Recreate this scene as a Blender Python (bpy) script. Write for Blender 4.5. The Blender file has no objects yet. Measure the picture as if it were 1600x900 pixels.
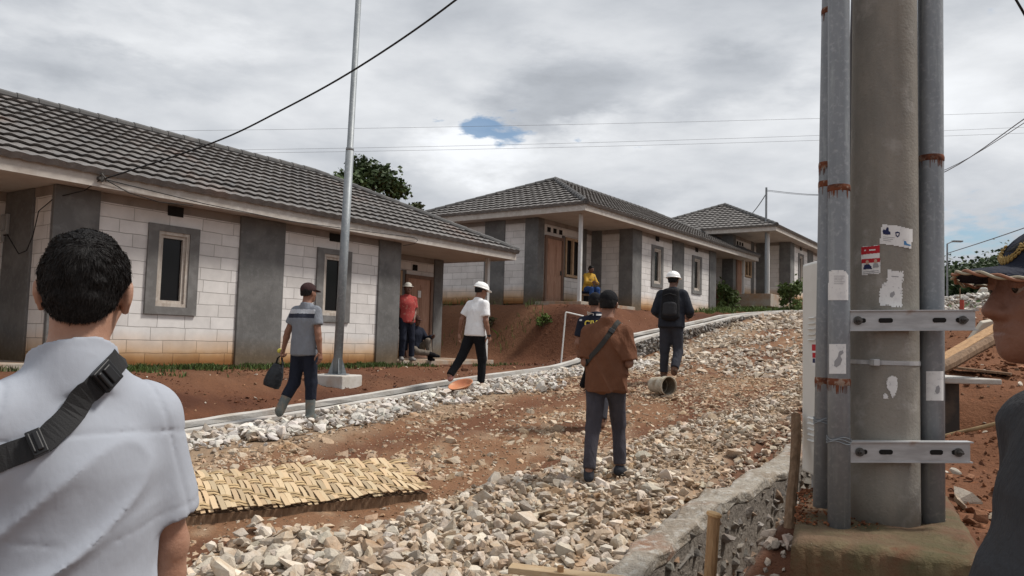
import bpy, bmesh, math, random
import numpy as np
from mathutils import Vector, Matrix
from mathutils.bvhtree import BVHTree
random.seed(7); rng = np.random.default_rng(11)
R = math.radians
sc = bpy.context.scene
col = sc.collection
EXPOSURE = 0.84
# ------------------------------------------------------------------ camera
F, PIT, ROL = 1224.8, .0669, .0277
cp, sp_, cr, sr_ = math.cos(PIT), math.sin(PIT), math.cos(ROL), math.sin(ROL)
fw = Vector((0, cp, sp_)); upv = Vector((0, -sp_, cp)); rt = Vector((1, 0, 0))
cx_ = rt * cr + upv * sr_; cy_ = upv * cr - rt * sr_
cam = bpy.data.objects.new('camera', bpy.data.cameras.new('camera')); col.objects.link(cam)
cam.matrix_world = Matrix(((cx_.x, cy_.x, -fw.x, 0), (cx_.y, cy_.y, -fw.y, 0), (cx_.z, cy_.z, -fw.z, 0), (0, 0, 0, 1)))
cam.data.sensor_width = 36; cam.data.lens = F / 1600 * 36
cam.data.clip_start = .05; cam.data.clip_end = 9000
sc.camera = cam
def ray(px, py):                      # a pixel of the photograph as a direction with y = 1
    X, Y = px - 800, py - 450
    r = (cr * X + sr_ * Y) / F; u = (sr_ * X - cr * Y) / F
    v = np.array([r, cp - u * sp_, sp_ + u * cp]); return v / v[1]
def at(px, py, d): return Vector(ray(px, py) * d)
# the street runs along U; N points from the houses to the road
H0 = np.array([-4.6884, 14.5716]); B0 = .6066
U = np.array([math.sin(B0), math.cos(B0)]); NN = np.array([math.cos(B0), -math.sin(B0)])
def xy(s, n): return H0 + s * U + n * NN
def sn(x, y): return (x - H0[0]) * U[0] + (y - H0[1]) * U[1], (x - H0[0]) * NN[0] + (y - H0[1]) * NN[1]
# ------------------------------------------------------------------ tags
def tag(o, label=None, cat=None, group=None, kind=None):
    if label: o['label'] = label
    if cat: o['category'] = cat
    if group: o['group'] = group
    if kind: o['kind'] = kind
    return o
def empty(name, loc=(0, 0, 0), rz=0, label=None, cat=None, group=None):
    o = bpy.data.objects.new(name, None); col.objects.link(o)
    o.location = loc; o.rotation_euler = (0, 0, rz); o.empty_display_size = .1
    return tag(o, label, cat, group)
def link(name, me, m=None, parent=None, smooth=False):
    if m is not None:
        for q in (m if isinstance(m, (list, tuple)) else [m]): me.materials.append(q)
    if smooth: me.polygons.foreach_set('use_smooth', [True] * len(me.polygons))
    o = bpy.data.objects.new(name, me); col.objects.link(o)
    if parent: o.parent = parent
    return o
def copy_tree(o, parent=None):
    c = o.copy(); col.objects.link(c)
    if parent: c.parent = parent
    for ch in [q for q in bpy.data.objects if q.parent == o]: copy_tree(ch, c)
    return c
# ------------------------------------------------------------------ mesh builder
class MB:
    def __init__(s): s.v = []; s.f = []; s.mi = []
    def add(s, vs, fs, mi=0):
        b = len(s.v); s.v += [tuple(q) for q in vs]
        s.f += [tuple(i + b for i in f) for f in fs]; s.mi += [mi] * len(fs); return s
    def box(s, a, b, mi=0, M=None):
        x0, y0, z0 = a; x1, y1, z1 = b
        vs = [Vector(q) for q in ((x0,y0,z0),(x1,y0,z0),(x1,y1,z0),(x0,y1,z0),(x0,y0,z1),(x1,y0,z1),(x1,y1,z1),(x0,y1,z1))]
        if M is not None: vs = [M @ q for q in vs]
        return s.add(vs, [(0,3,2,1),(4,5,6,7),(0,1,5,4),(1,2,6,5),(2,3,7,6),(3,0,4,7)], mi)
    def tube(s, pts, r, seg=8, cap=True, mi=0, r2=None):
        pts = [Vector(p) for p in pts]; n = len(pts)
        rs = r if isinstance(r, (list, tuple)) else [r + ((r2 if r2 is not None else r) - r) * i / max(n - 1, 1) for i in range(n)]
        vs = []; up = None
        for i, p in enumerate(pts):
            t = (pts[min(i + 1, n - 1)] - pts[max(i - 1, 0)]).normalized()
            if up is None: up = t.orthogonal().normalized()
            up = (up - t * up.dot(t)).normalized(); bn = t.cross(up)
            for k in range(seg):
                a = 2 * math.pi * k / seg
                vs.append(p + (up * math.cos(a) + bn * math.sin(a)) * rs[i])
        fs = [(i*seg+k, i*seg+(k+1) % seg, (i+1)*seg+(k+1) % seg, (i+1)*seg+k) for i in range(n-1) for k in range(seg)]
        if cap: fs += [tuple(range(seg))[::-1], tuple(range((n-1)*seg, n*seg))]
        return s.add(vs, fs, mi)
    def lathe(s, prof, seg=24, M=None, mi=0):
        vs = []
        for r, z in prof:
            for k in range(seg):
                a = 2 * math.pi * k / seg; q = Vector((r * math.cos(a), r * math.sin(a), z))
                vs.append(M @ q if M is not None else q)
        n = len(prof)
        fs = [(i*seg+k, i*seg+(k+1) % seg, (i+1)*seg+(k+1) % seg, (i+1)*seg+k) for i in range(n-1) for k in range(seg)]
        return s.add(vs, fs, mi)
    def prism(s, poly, a, b, axis='y', mi=0, M=None):   # poly: 2D outline, extruded a..b
        n = len(poly)
        def P(p, t): 
            q = Vector((p[0], t, p[1])) if axis == 'y' else (Vector((p[0], p[1], t)) if axis == 'z' else Vector((t, p[0], p[1])))
            return M @ q if M is not None else q
        vs = [P(p, a) for p in poly] + [P(p, b) for p in poly]
        fs = [tuple(range(n)), tuple(range(2*n-1, n-1, -1))] + [(i, i+n, (i+1) % n + n, (i+1) % n) for i in range(n)]
        return s.add(vs, fs, mi)
    def build(s, name, m=None, parent=None, smooth=False, bevel=0, fix=True):
        me = bpy.data.meshes.new(name); me.from_pydata(s.v, [], s.f)
        if any(s.mi): me.polygons.foreach_set('material_index', s.mi)
        if fix:
            bm = bmesh.new(); bm.from_mesh(me); bmesh.ops.recalc_face_normals(bm, faces=bm.faces); bm.to_mesh(me); bm.free()
        me.update()
        o = link(name, me, m, parent, smooth)
        if bevel:
            md = o.modifiers.new('bevel', 'BEVEL'); md.width = bevel; md.segments = 2; md.limit_method = 'ANGLE'
        return o
def raw_mesh(name, V, faces):         # fast: V (n,3), faces (m,k) with a fixed k
    V = np.asarray(V, np.float32); faces = np.asarray(faces, np.int32)
    me = bpy.data.meshes.new(name); m, k = faces.shape
    me.vertices.add(len(V)); me.vertices.foreach_set('co', V.ravel())
    me.loops.add(m * k); me.loops.foreach_set('vertex_index', faces.ravel())
    me.polygons.add(m); me.polygons.foreach_set('loop_start', np.arange(0, m * k, k, dtype=np.int32))
    me.update(calc_edges=True); me.validate(); me.shade_flat(); return me
def vcol(me, C, name='Col'):
    a = me.color_attributes.new(name, 'FLOAT_COLOR', 'POINT')
    C = np.concatenate([C, np.ones((len(C), 1))], 1).astype(np.float32); a.data.foreach_set('color', C.ravel())
# ------------------------------------------------------------------ noise
_T = np.random.default_rng(5).random((64, 64, 64)).astype(np.float32)
def vnoise(P):                        # value noise in -1..1, P (n,3)
    P = np.asarray(P, np.float32); I = np.floor(P).astype(np.int64); f = P - I; f = f * f * (3 - 2 * f)
    i0 = I & 63; i1 = (I + 1) & 63
    def g(a, b, c): return _T[a[:, 0], b[:, 1], c[:, 2]]
    x, y, z = f[:, 0], f[:, 1], f[:, 2]
    c00 = g(i0, i0, i0)*(1-x) + g(i1, i0, i0)*x; c10 = g(i0, i1, i0)*(1-x) + g(i1, i1, i0)*x
    c01 = g(i0, i0, i1)*(1-x) + g(i1, i0, i1)*x; c11 = g(i0, i1, i1)*(1-x) + g(i1, i1, i1)*x
    return ((c00*(1-y) + c10*y)*(1-z) + (c01*(1-y) + c11*y)*z) * 2 - 1
def fbm(P, o=4):
    a, t = 1., 0.
    P = np.asarray(P, np.float32)
    for i in range(o): t = t + a * vnoise(P * 2 ** i + 17.3 * i); a *= .5
    return t
def n2(x, y, sc_, o=3, z=0.): 
    x = np.asarray(x, float); return fbm(np.stack([x.ravel()/sc_, np.asarray(y, float).ravel()/sc_, np.full(x.size, z)], 1), o).reshape(x.shape)
def sstep(a, b, x): t = np.clip((x - a) / (b - a), 0, 1); return t * t * (3 - 2 * t)
# ------------------------------------------------------------------ materials
def M(name, c, rough=.85, var=(), bump=(), metal=0., spec=.3, attr=None, stain=None, coat=0., sheen=0.):
    m = bpy.data.materials.new(name); m.use_nodes = True
    nt = m.node_tree; nd = nt.nodes; L = nt.links; bs = nd['Principled BSDF']
    bs.inputs['Roughness'].default_value = rough; bs.inputs['Metallic'].default_value = metal
    bs.inputs['Specular IOR Level'].default_value = spec
    if coat: bs.inputs['Coat Weight'].default_value = coat
    if sheen: bs.inputs['Sheen Weight'].default_value = sheen
    tc = nd.new('ShaderNodeTexCoord'); O = tc.outputs['Object']
    rgb = nd.new('ShaderNodeRGB'); rgb.outputs[0].default_value = (*c, 1); cur = rgb.outputs[0]
    if attr:
        a = nd.new('ShaderNodeAttribute'); a.attribute_name = attr; cur = a.outputs['Color']
    def noise(scale, detail=6, st=None, rg=.6):
        n = nd.new('ShaderNodeTexNoise'); n.inputs['Scale'].default_value = scale; n.inputs['Detail'].default_value = detail
        n.inputs['Roughness'].default_value = rg
        if st:
            mp = nd.new('ShaderNodeMapping'); mp.inputs['Scale'].default_value = st
            L.new(O, mp.inputs[0]); L.new(mp.outputs[0], n.inputs['Vector'])
        else: L.new(O, n.inputs['Vector'])
        return n.outputs['Fac']
    def ramp(f, lo, hi):
        r = nd.new('ShaderNodeMapRange'); r.inputs[1].default_value = lo; r.inputs[2].default_value = hi
        L.new(f, r.inputs[0]); return r.outputs[0]
    def mix(f, a, b, mode='MIX'):
        x = nd.new('ShaderNodeMix'); x.data_type = 'RGBA'; x.blend_type = mode
        if hasattr(f, 'is_linked'): L.new(f, x.inputs[0])
        else: x.inputs[0].default_value = f
        for q, i in ((a, 6), (b, 7)):
            if isinstance(q, tuple): x.inputs[i].default_value = (*q, 1)
            else: L.new(q, x.inputs[i])
        return x.outputs[2]
    m['_'] = 0
    for v in var:
        c2, s_, lo, hi = v[:4]; st = v[4] if len(v) > 4 else None
        cur = mix(ramp(noise(s_, 6, st), lo, hi), cur, tuple(c2), v[5] if len(v) > 5 else 'MIX')
    if stain:                         # (z0, z1, colour, wobble): soil splashed up a wall's foot
        for z0, z1, c2, wob in stain:
            sx = nd.new('ShaderNodeSeparateXYZ'); L.new(O, sx.inputs[0])
            ad = nd.new('ShaderNodeMath'); ad.operation = 'MULTIPLY_ADD'; ad.inputs[1].default_value = wob
            L.new(noise(1.3, 5), ad.inputs[0]); L.new(sx.outputs[2], ad.inputs[2])
            cur = mix(ramp(ad.outputs[0], z1 + wob * .5, z0 + wob * .5), cur, c2, 'MULTIPLY')
    L.new(cur, bs.inputs['Base Color'])
    prev = None
    for b in bump:
        s_, dist = b[:2]; st = b[2] if len(b) > 2 else None
        bp = nd.new('ShaderNodeBump'); bp.inputs['Distance'].default_value = dist; bp.inputs['Strength'].default_value = 1
        L.new(noise(s_, 5, st), bp.inputs['Height'])
        if prev: L.new(prev, bp.inputs['Normal'])
        prev = bp.outputs[0]
    if prev: L.new(prev, bs.inputs['Normal'])
    return m
def M_block(name):
    """light aerated-concrete blocks: 60 x 20 cm, thin dark joints, soil splash at the foot"""
    m = M(name, (.77, .745, .725), .92, stain=[(.14, .58, (.84, .54, .28), .22), (.05, .26, (.42, .30, .2), .18)])
    nt = m.node_tree; nd = nt.nodes; L = nt.links; bs = nd['Principled BSDF']
    src = bs.inputs['Base Color'].links[0].from_socket
    tc = nd.new('ShaderNodeTexCoord'); sx = nd.new('ShaderNodeSeparateXYZ'); L.new(tc.outputs['Object'], sx.inputs[0])
    ad = nd.new('ShaderNodeMath'); L.new(sx.outputs[0], ad.inputs[0]); L.new(sx.outputs[1], ad.inputs[1])
    cb = nd.new('ShaderNodeCombineXYZ'); L.new(ad.outputs[0], cb.inputs[0]); L.new(sx.outputs[2], cb.inputs[1])
    nz = nd.new('ShaderNodeTexNoise'); nz.inputs['Scale'].default_value = 3; nz.inputs['Detail'].default_value = 4; L.new(tc.outputs['Object'], nz.inputs['Vector'])
    va = nd.new('ShaderNodeVectorMath'); va.operation = 'MULTIPLY_ADD'; va.inputs[1].default_value = (.03, .03, 0)
    L.new(nz.outputs['Color'], va.inputs[0]); L.new(cb.outputs[0], va.inputs[2])
    br = nd.new('ShaderNodeTexBrick'); L.new(va.outputs[0], br.inputs['Vector'])
    br.inputs['Scale'].default_value = 1; br.inputs['Brick Width'].default_value = .62; br.inputs['Row Height'].default_value = .212
    br.inputs['Mortar Size'].default_value = .0055; br.inputs['Mortar Smooth'].default_value = .35
    br.offset = .37; br.offset_frequency = 2; br.squash = .8; br.squash_frequency = 3
    br.inputs['Color1'].default_value = (1, 1, 1, 1); br.inputs['Color2'].default_value = (.84, .83, .82, 1); br.inputs['Mortar'].default_value = (.50, .485, .47, 1)
    n3 = nd.new('ShaderNodeTexNoise'); n3.inputs['Scale'].default_value = 2.2; n3.inputs['Detail'].default_value = 8; n3.inputs['Roughness'].default_value = .65; L.new(tc.outputs['Object'], n3.inputs['Vector'])
    mr = nd.new('ShaderNodeMapRange'); mr.inputs[1].default_value = .3; mr.inputs[2].default_value = .7; mr.inputs[3].default_value = .82; mr.inputs[4].default_value = 1.06; L.new(n3.outputs[0], mr.inputs[0])
    vm = nd.new('ShaderNodeVectorMath'); vm.operation = 'SCALE'; L.new(br.outputs['Color'], vm.inputs[0]); L.new(mr.outputs[0], vm.inputs['Scale'])
    mx = nd.new('ShaderNodeMix'); mx.data_type = 'RGBA'; mx.blend_type = 'MULTIPLY'; mx.inputs[0].default_value = 1
    L.new(src, mx.inputs[6]); L.new(vm.outputs[0], mx.inputs[7]); L.new(mx.outputs[2], bs.inputs['Base Color'])
    bp = nd.new('ShaderNodeBump'); bp.invert = True; bp.inputs['Distance'].default_value = .006; L.new(br.outputs['Fac'], bp.inputs['Height'])
    b2 = nd.new('ShaderNodeBump'); b2.inputs['Distance'].default_value = .004; L.new(n3.outputs[0], b2.inputs['Height']); L.new(bp.outputs[0], b2.inputs['Normal'])
    L.new(b2.outputs[0], bs.inputs['Normal'])
    return m
mt = {}
mt['block'] = M_block('aerated_block')
mt['plaster'] = M('grey_plaster', (.128, .126, .123), .9, var=[((.20, .196, .19), 1.6, .45, .75), ((.10, .10, .098), 3.5, .52, .8), ((.2, .2, .2), 12, .5, .9)], bump=[(9, .006), (60, .002)], stain=[(.1, .5, (.9, .68, .45), .25)])
mt['beam'] = M('bare_beam', (.27, .235, .21), .9, var=[((.18, .155, .14), 2, .45, .7)], bump=[(30, .003)])
mt['fascia'] = M('fascia_board', (.46, .42, .38), .75, var=[((.36, .31, .27), 2.2, .5, .75, (1, 1, 1)), ((.6, .57, .54), 9, .5, .8)], bump=[(40, .001)])
mt['soffit'] = M('soffit_board', (.50, .47, .44), .85, var=[((.4, .36, .33), 1.5, .45, .75)])
mt['tile'] = M('roof_tile', (.142, .131, .124), .62, var=[((.20, .187, .178), 1.2, .45, .7), ((.12, .118, .118), 3.0, .5, .75), ((.20, .14, .115), .55, .56, .72), ((.28, .27, .26), 14, .58, .8)], bump=[(45, .003)], spec=.35)
mt['tile_brown'] = M('roof_tile_weathered', (.155, .145, .138), .68, var=[((.21, .198, .19), 1.5, .45, .7), ((.11, .10, .095), 3.0, .5, .75), ((.33, .31, .29), 14, .58, .8)], bump=[(45, .003)], spec=.3)
mt['ridge'] = M('ridge_cap', (.085, .083, .082), .65, var=[((.15, .14, .135), 4, .5, .75)], bump=[(40, .002)])
mt['surround'] = M('window_surround', (.15, .145, .14), .92, var=[((.22, .215, .21), 6, .45, .75)], bump=[(25, .004)])
mt['frame_wood'] = M('window_frame', (.47, .42, .37), .7, var=[((.33, .27, .22), 4, .45, .7, (3, 3, .6)), ((.56, .53, .49), 18, .5, .8)], bump=[(30, .002, (4, 4, .5))])
mt['glass'] = M('dark_pane', (.009, .009, .010), .22, spec=.25)
mt['dark'] = M('dark_opening', (.012, .011, .010), .9)
mt['door'] = M('door_wood', (.40, .235, .165), .6, var=[((.29, .155, .10), 3, .42, .7, (6, 6, .5)), ((.47, .31, .235), 9, .5, .8, (5, 5, .6))], bump=[(25, .001, (6, 6, .5))])
mt['door_frame'] = M('door_frame_wood', (.20, .125, .09), .7, var=[((.13, .08, .06), 5, .45, .7, (4, 4, .5))])
mt['slab'] = M('porch_slab', (.36, .32, .27), .9, var=[((.33, .20, .12), 2, .4, .65)], bump=[(20, .005)])
mt['post'] = M('post_white_steel', (.56, .56, .55), .5, var=[((.42, .36, .3), 5, .55, .8)], spec=.4)
mt['galv'] = M('galvanised_steel', (.25, .27, .285), .55, var=[((.19, .21, .225), 7, .42, .65, (1, 1, .5)), ((.32, .335, .345), 26, .5, .75)], bump=[(30, .001)], metal=.35, spec=.4)
mt['galv2'] = M('dull_galvanised_steel', (.245, .265, .285), .55, var=[((.19, .21, .23), 5, .42, .65, (1, 1, .4)), ((.33, .35, .37), 42, .52, .75), ((.31, .34, .35), 9, .55, .75, (4, 4, .3))], bump=[(40, .001)], metal=.25, spec=.4)
mt['rust'] = M('rust', (.16, .055, .028), .95, var=[((.30, .22, .17), 30, .5, .6), ((.08, .03, .018), 18, .45, .6)], bump=[(60, .004)])
mt['conc_pole'] = M('spun_concrete', (.255, .236, .205), .85, var=[((.20, .19, .17), 3.2, .42, .62, (1.5, 1.5, .7)), ((.34, .325, .30), 5.5, .55, .72), ((.19, .177, .157), 55, .58, .8), ((.32, .305, .28), 60, .62, .8), ((.17, .155, .13), 1.3, .52, .75, (5, 5, .25))], bump=[(70, .003), (8, .004)])
mt['conc'] = M('rough_concrete', (.40, .37, .33), .92, var=[((.29, .25, .21), 2.5, .42, .65), ((.30, .17, .105), 1.4, .55, .75), ((.48, .46, .43), 14, .5, .75)], bump=[(22, .012), (90, .003)])
mt['conc_pale'] = M('pale_concrete', (.50, .48, .45), .9, var=[((.40, .36, .31), 3, .45, .7), ((.36, .22, .15), 1.1, .6, .78)], bump=[(25, .006)])
mt['conc_moss'] = M('mossy_concrete', (.125, .078, .046), .95, var=[((.085, .070, .034), 2.2, .42, .6), ((.13, .05, .026), 1.6, .5, .66), ((.13, .10, .055), 7, .5, .7), ((.30, .27, .22), 60, .68, .76)], bump=[(14, .02), (70, .006)])
mt['channel'] = M('shaded_wet_channel', (.060, .056, .052), .7, var=[((.16, .12, .09), 3, .45, .7)])  # dark tone paints in shade inside the channel, besides the wet
mt['wood'] = M('raw_timber', (.55, .40, .24), .75, var=[((.40, .26, .14), 3, .42, .7, (1, 8, 8)), ((.62, .50, .34), 8, .5, .8, (1, 6, 6))], bump=[(20, .003, (1, 8, 8))])
mt['wood_dark'] = M('weathered_timber', (.20, .125, .075), .85, var=[((.10, .06, .035), 5, .42, .7, (5, 5, 1)), ((.29, .2, .13), 10, .5, .8, (4, 4, 1))], bump=[(24, .006, (4, 4, 1))])
mt['stake'] = M('stake_timber', (.42, .25, .125), .8, var=[((.26, .145, .07), 5, .42, .7, (5, 5, .6)), ((.5, .33, .18), 12, .5, .8, (4, 4, 1))], bump=[(26, .005, (4, 4, .6))])
mt['cut_wood'] = M('fresh_cut_wood', (.62, .40, .20), .75, var=[((.5, .28, .12), 14, .45, .65)], bump=[(40, .003)])
mt['bamboo'] = M('woven_bamboo', (.52, .39, .22), .8, attr='Col', var=[((.36, .24, .12), 16, .62, .8)], bump=[(60, .0015)], spec=.35)
mt['cabinet'] = M('cabinet_enamel', (.66, .66, .63), .45, var=[((.58, .57, .53), 3, .5, .75), ((.50, .42, .34), 2.2, .64, .8)], spec=.4)
mt['cable'] = M('black_cable', (.012, .012, .013), .6)
mt['wire'] = M('grey_wire', (.16, .165, .18), .6)
mt['paper'] = M('paper', (.72, .72, .71), .9, var=[((.62, .62, .62), 30, .5, .7), ((.45, .45, .46), 60, .62, .7)])
mt['paper_red'] = M('red_print', (.42, .02, .03), .8)
mt['paper_navy'] = M('navy_print', (.02, .025, .08), .8)
mt['paper_blue'] = M('blue_print', (.06, .2, .4), .8)
mt['paper_skin'] = M('pale_print', (.5, .33, .25), .8)
mt['paper_grey'] = M('grey_print', (.3, .3, .31), .8)
mt['bolt'] = M('dark_bolt', (.10, .095, .09), .6, metal=.5)
mt['pan'] = M('orange_plastic', (.50, .20, .095), .6, var=[((.55, .33, .2), 9, .5, .7), ((.36, .12, .06), 3, .5, .7)])
mt['bucket'] = M('dirty_plastic', (.47, .43, .35), .7, var=[((.26, .20, .13), 7, .45, .62), ((.3, .2, .14), 3, .52, .7)])
mt['bucket_in'] = M('bucket_inside', (.15, .125, .095), .9, var=[((.34, .31, .26), 14, .55, .65)])
mt['leaf'] = M('leaf', (.05, .09, .02), .6, attr='Col', spec=.3)
mt['bark'] = M('bark', (.10, .075, .05), .95, bump=[(14, .02)])
mt['bamboo_dry'] = M('dry_bamboo', (.40, .29, .16), .7, var=[((.25, .17, .09), 8, .45, .7)])
mt['white_pipe'] = M('white_pipe', (.72, .71, .68), .6)
mt['red_peg'] = M('red_peg', (.35, .07, .05), .8)
mt['rag'] = M('wet_cardboard', (.55, .50, .42), .9)
# ------------------------------------------------------------------ ground heights
KS = [-30, -9, -4.09, -2.4, -.3, 1.6, 4.8, 5.8, 7.5, 8.6, 10.8, 13.3, 14.6, 16, 19.7, 22.3, 30, 45, 90]
KZ = [-2.1, -1.36, -1.11, -1.0, -.845, -.69, -.50, -.36, .11, .27, .51, .80, .97, 1.08, 1.34, 1.5, 1.88, 2.25, 2.4]
RL_S = [-30, -9, -4.1, -2.4, -.3, 1.6, 4.8, 7.5, 9.85, 11.6, 14, 16, 20, 25, 32, 45, 90]
RL_Z = [-2.2, -1.55, -1.21, -1.09, -.92, -.77, -.57, -.35, .02, .35, .72, .95, 1.3, 1.58, 1.97, 2.2, 2.3]
RM_S = [-30, -12, -9, -5.7, -2.6, 0, 3.16, 7.5, 10, 12, 16, 20, 25, 32, 45, 90]
RM_Z = [-2.2, -1.95, -1.78, -1.52, -1.28, -1.0, -.58, -.28, .06, .4, .85, 1.25, 1.58, 1.98, 2.2, 2.3]
WT_S = [-7, -5, -4, -3, -2, 0, 3, 7.5, 10, 16, 30]
WT_Z = [-1.6, -1.42, -1.22, -1.15, -1.14, -.93, -.48, -.18, .15, .95, 1.9]
RG_S = [-40, -9.3, -6.6, -5.8, -4.6, -3.6, -2, 0, 2, 5, 10, 20, 30, 60]
RG_Z = [-1.7, -1.55, -1.5, -1.4, -1.05, -.98, -.80, -.42, -.05, .38, .95, 1.55, 2.0, 2.3]
ip = np.interp
def kerb_z(s): return ip(s, KS, KZ)
def zt(x, y):
    x = np.asarray(x, float); y = np.asarray(y, float)
    s, n = sn(x, y)
    sw = s + n2(x, y, 1.7, 2, 3.) * .25
    rl, rm = ip(s, RL_S, RL_Z), ip(s, RM_S, RM_Z)
    t = np.clip((n - 4.1) / 3, 0, 1); road = rl * (1 - t) + rm * t
    near = 1 - sstep(2, 9, s)
    bandL = sstep(4.1, 4.5, n) * (1 - sstep(5.3, 5.9, n + n2(x, y, .9, 2) * .2)) * near
    rb = 7.95 + .12 * (s + 5) + n2(x, y, 1.1, 2, 5.) * .25
    bandR = sstep(rb - .1, rb + .35, n) * (1 - sstep(9.4, 9.72, n)) * near
    road = road + .07 * bandL + .09 * bandR - .035 * sstep(rb - .9, rb - .5, n) * (1 - sstep(rb - .4, rb, n)) * near
    kz = kerb_z(s)
    pad = np.where(sw < 18, -.62 + 1.7 * sstep(8.1, 10.1, sw), 1.08 + 1.12 * sstep(26.3, 28.6, sw))
    e = ip(s, [7, 9.5, 25.5, 28.5], [1.25, 1.15, 1.15, 2.75])
    q = np.clip((n - e) / (3.4 - e), 0, 1) + 0 * s
    lowf = 1 - sstep(7, 10, s)
    qq = lowf * (q ** 1.6) + (1 - lowf) * sstep(-.05, 1.0, q)
    soil = pad * (1 - qq) + (kz - .03) * qq
    soil = soil + n2(x, y, .55, 4, 9.) * .055 * sstep(.0, .3, q) * (1 - sstep(.88, 1, q)) * (1 + 1.3 * sstep(6.5, 9, s)) + .015 * n2(x, y, .3, 2)
    rg = ip(s, RG_S, RG_Z)
    wt = ip(s, WT_S, WT_Z)
    ditch = wt - .62
    dq = sstep(10.55, 10.8, n); right = ditch * (1 - dq) + rg * dq
    r2 = rg + n2(x, y, .6, 4, 2.) * .05
    right = right * (1 - sstep(10.8, 11.1, n)) + r2 * sstep(10.8, 11.1, n)
    z = np.where(n < 3.45, soil, np.where(n < 4.1, np.minimum(kz - .32, road), np.where(n < 9.85, road, right)))
    flat = (1 - sstep(-7.4, -6.5, s)) * sstep(7.2, 9.2, n)          # trodden ground where the men and the camera stand
    z = z * (1 - flat) + (-1.55) * flat
    # the excavation behind the utility pole
    g = lambda cx, cy, rx, ry, h: h * np.exp(-(((x - cx) / rx) ** 2 + ((y - cy) / ry) ** 2))
    z = z + g(4.35, 7.5, .7, .5, -.75) + g(3.75, 6.35, .35, .35, .12) + g(4.7, 6.3, .6, .42, .5) + g(6.0, 10.4, 1.2, .8, .35)
    z = z + n2(x, y, .22, 2, 4.) * .012 + n2(x, y, .8, 2, 6.) * .015 * (n > 4.1)
    rr = np.hypot(x, y); br = np.degrees(np.arctan2(x, y))
    hill = sstep(90, 300, rr) * sstep(16, 34, br) * (1 - sstep(70, 110, br)) * (21 + 4 * np.sin(br * .22) + 2 * np.sin(br * .71 + 1))
    hill2 = sstep(420, 800, rr) * sstep(20, 36, br) * (1 - sstep(75, 110, br)) * (68 + 16 * np.sin(br * .3 + .3))
    far = sstep(60, 120, rr)
    z = z * (1 - far) + 1.4 * far + hill + hill2
    return z
def gz(x, y): return float(zt(np.array([x]), np.array([y]))[0])
def ground_at(px, py, lo=2., hi=60., lift=0.):
    v = ray(px, py); t = np.geomspace(lo, hi, 1500)
    h = v[2] * t - zt(v[0] * t, v[1] * t) - lift
    i = np.argmax(h < 0); return Vector(v * t[i]) if (h < 0).any() else Vector(v * hi)
def G(s, n, dz=0.): p = xy(s, n); return Vector((p[0], p[1], gz(p[0], p[1]) + dz))
# ------------------------------------------------------------------ sky and sun
SUN_EL, SUN_AZ = R(56), R(82)          # azimuth clockwise from +Y
w = bpy.data.worlds.new('World'); sc.world = w; w.use_nodes = True
nt = w.node_tree; nd = nt.nodes; L = nt.links; nd.clear()
out = nd.new('ShaderNodeOutputWorld'); bg = nd.new('ShaderNodeBackground'); L.new(bg.outputs[0], out.inputs[0])
bg.inputs[1].default_value = .1
sky = nd.new('ShaderNodeTexSky'); sky.sky_type = 'NISHITA'; sky.sun_disc = False
sky.sun_elevation = SUN_EL; sky.sun_rotation = SUN_AZ; sky.air_density = 1.2; sky.dust_density = 1.5
tc = nd.new('ShaderNodeTexCoord'); D = tc.outputs['Generated']
def wm(op, a, b=None, c=None):
    n = nd.new('ShaderNodeMath'); n.operation = op
    for i, q in enumerate((a, b, c)):
        if q is None: continue
        if hasattr(q, 'is_linked'): L.new(q, n.inputs[i])
        else: n.inputs[i].default_value = q
    return n.outputs[0]
def wr(f, a, b, c=0., d=1., smooth=True):
    n = nd.new('ShaderNodeMapRange'); n.interpolation_type = 'SMOOTHSTEP' if smooth else 'LINEAR'
    L.new(f, n.inputs[0])
    for i, q in enumerate((a, b, c, d)): n.inputs[i + 1].default_value = q
    return n.outputs[0]
sx = nd.new('ShaderNodeSeparateXYZ'); L.new(D, sx.inputs[0])
den = wm('ADD', wm('MAXIMUM', sx.outputs[2], 0.), .30)
cb = nd.new('ShaderNodeCombineXYZ'); L.new(wm('DIVIDE', sx.outputs[0], den), cb.inputs[0]); L.new(wm('DIVIDE', sx.outputs[1], den), cb.inputs[1])
L.new(wm('MULTIPLY', sx.outputs[2], 3.2), cb.inputs[2])
def wn(scale, detail, rough, off, dist=0.):
    mp = nd.new('ShaderNodeMapping'); mp.inputs['Location'].default_value = off; L.new(cb.outputs[0], mp.inputs[0])
    n = nd.new('ShaderNodeTexNoise'); n.inputs['Scale'].default_value = scale; n.inputs['Detail'].default_value = detail
    n.inputs['Roughness'].default_value = rough; n.inputs['Distortion'].default_value = dist
    L.new(mp.outputs[0], n.inputs['Vector']); return n
big = wn(1.15, 9, .52, (3.1, 1.7, .4), .25); mid = wn(3.4, 10, .55, (7.7, 2.2, 1.), .15); fine = wn(9., 8, .6, (1.3, 5.2, 2.))
warp = wn(3.2, 6, .6, (2., 9., 4.))
wv = nd.new('ShaderNodeVectorMath'); wv.operation = 'SUBTRACT'; L.new(warp.outputs['Color'], wv.inputs[0]); wv.inputs[1].default_value = (.5, .5, .5)
wv2 = nd.new('ShaderNodeVectorMath'); wv2.operation = 'MULTIPLY_ADD'; wv2.inputs[1].default_value = (.30, .30, .16); L.new(wv.outputs[0], wv2.inputs[0]); L.new(D, wv2.inputs[2])
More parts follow.
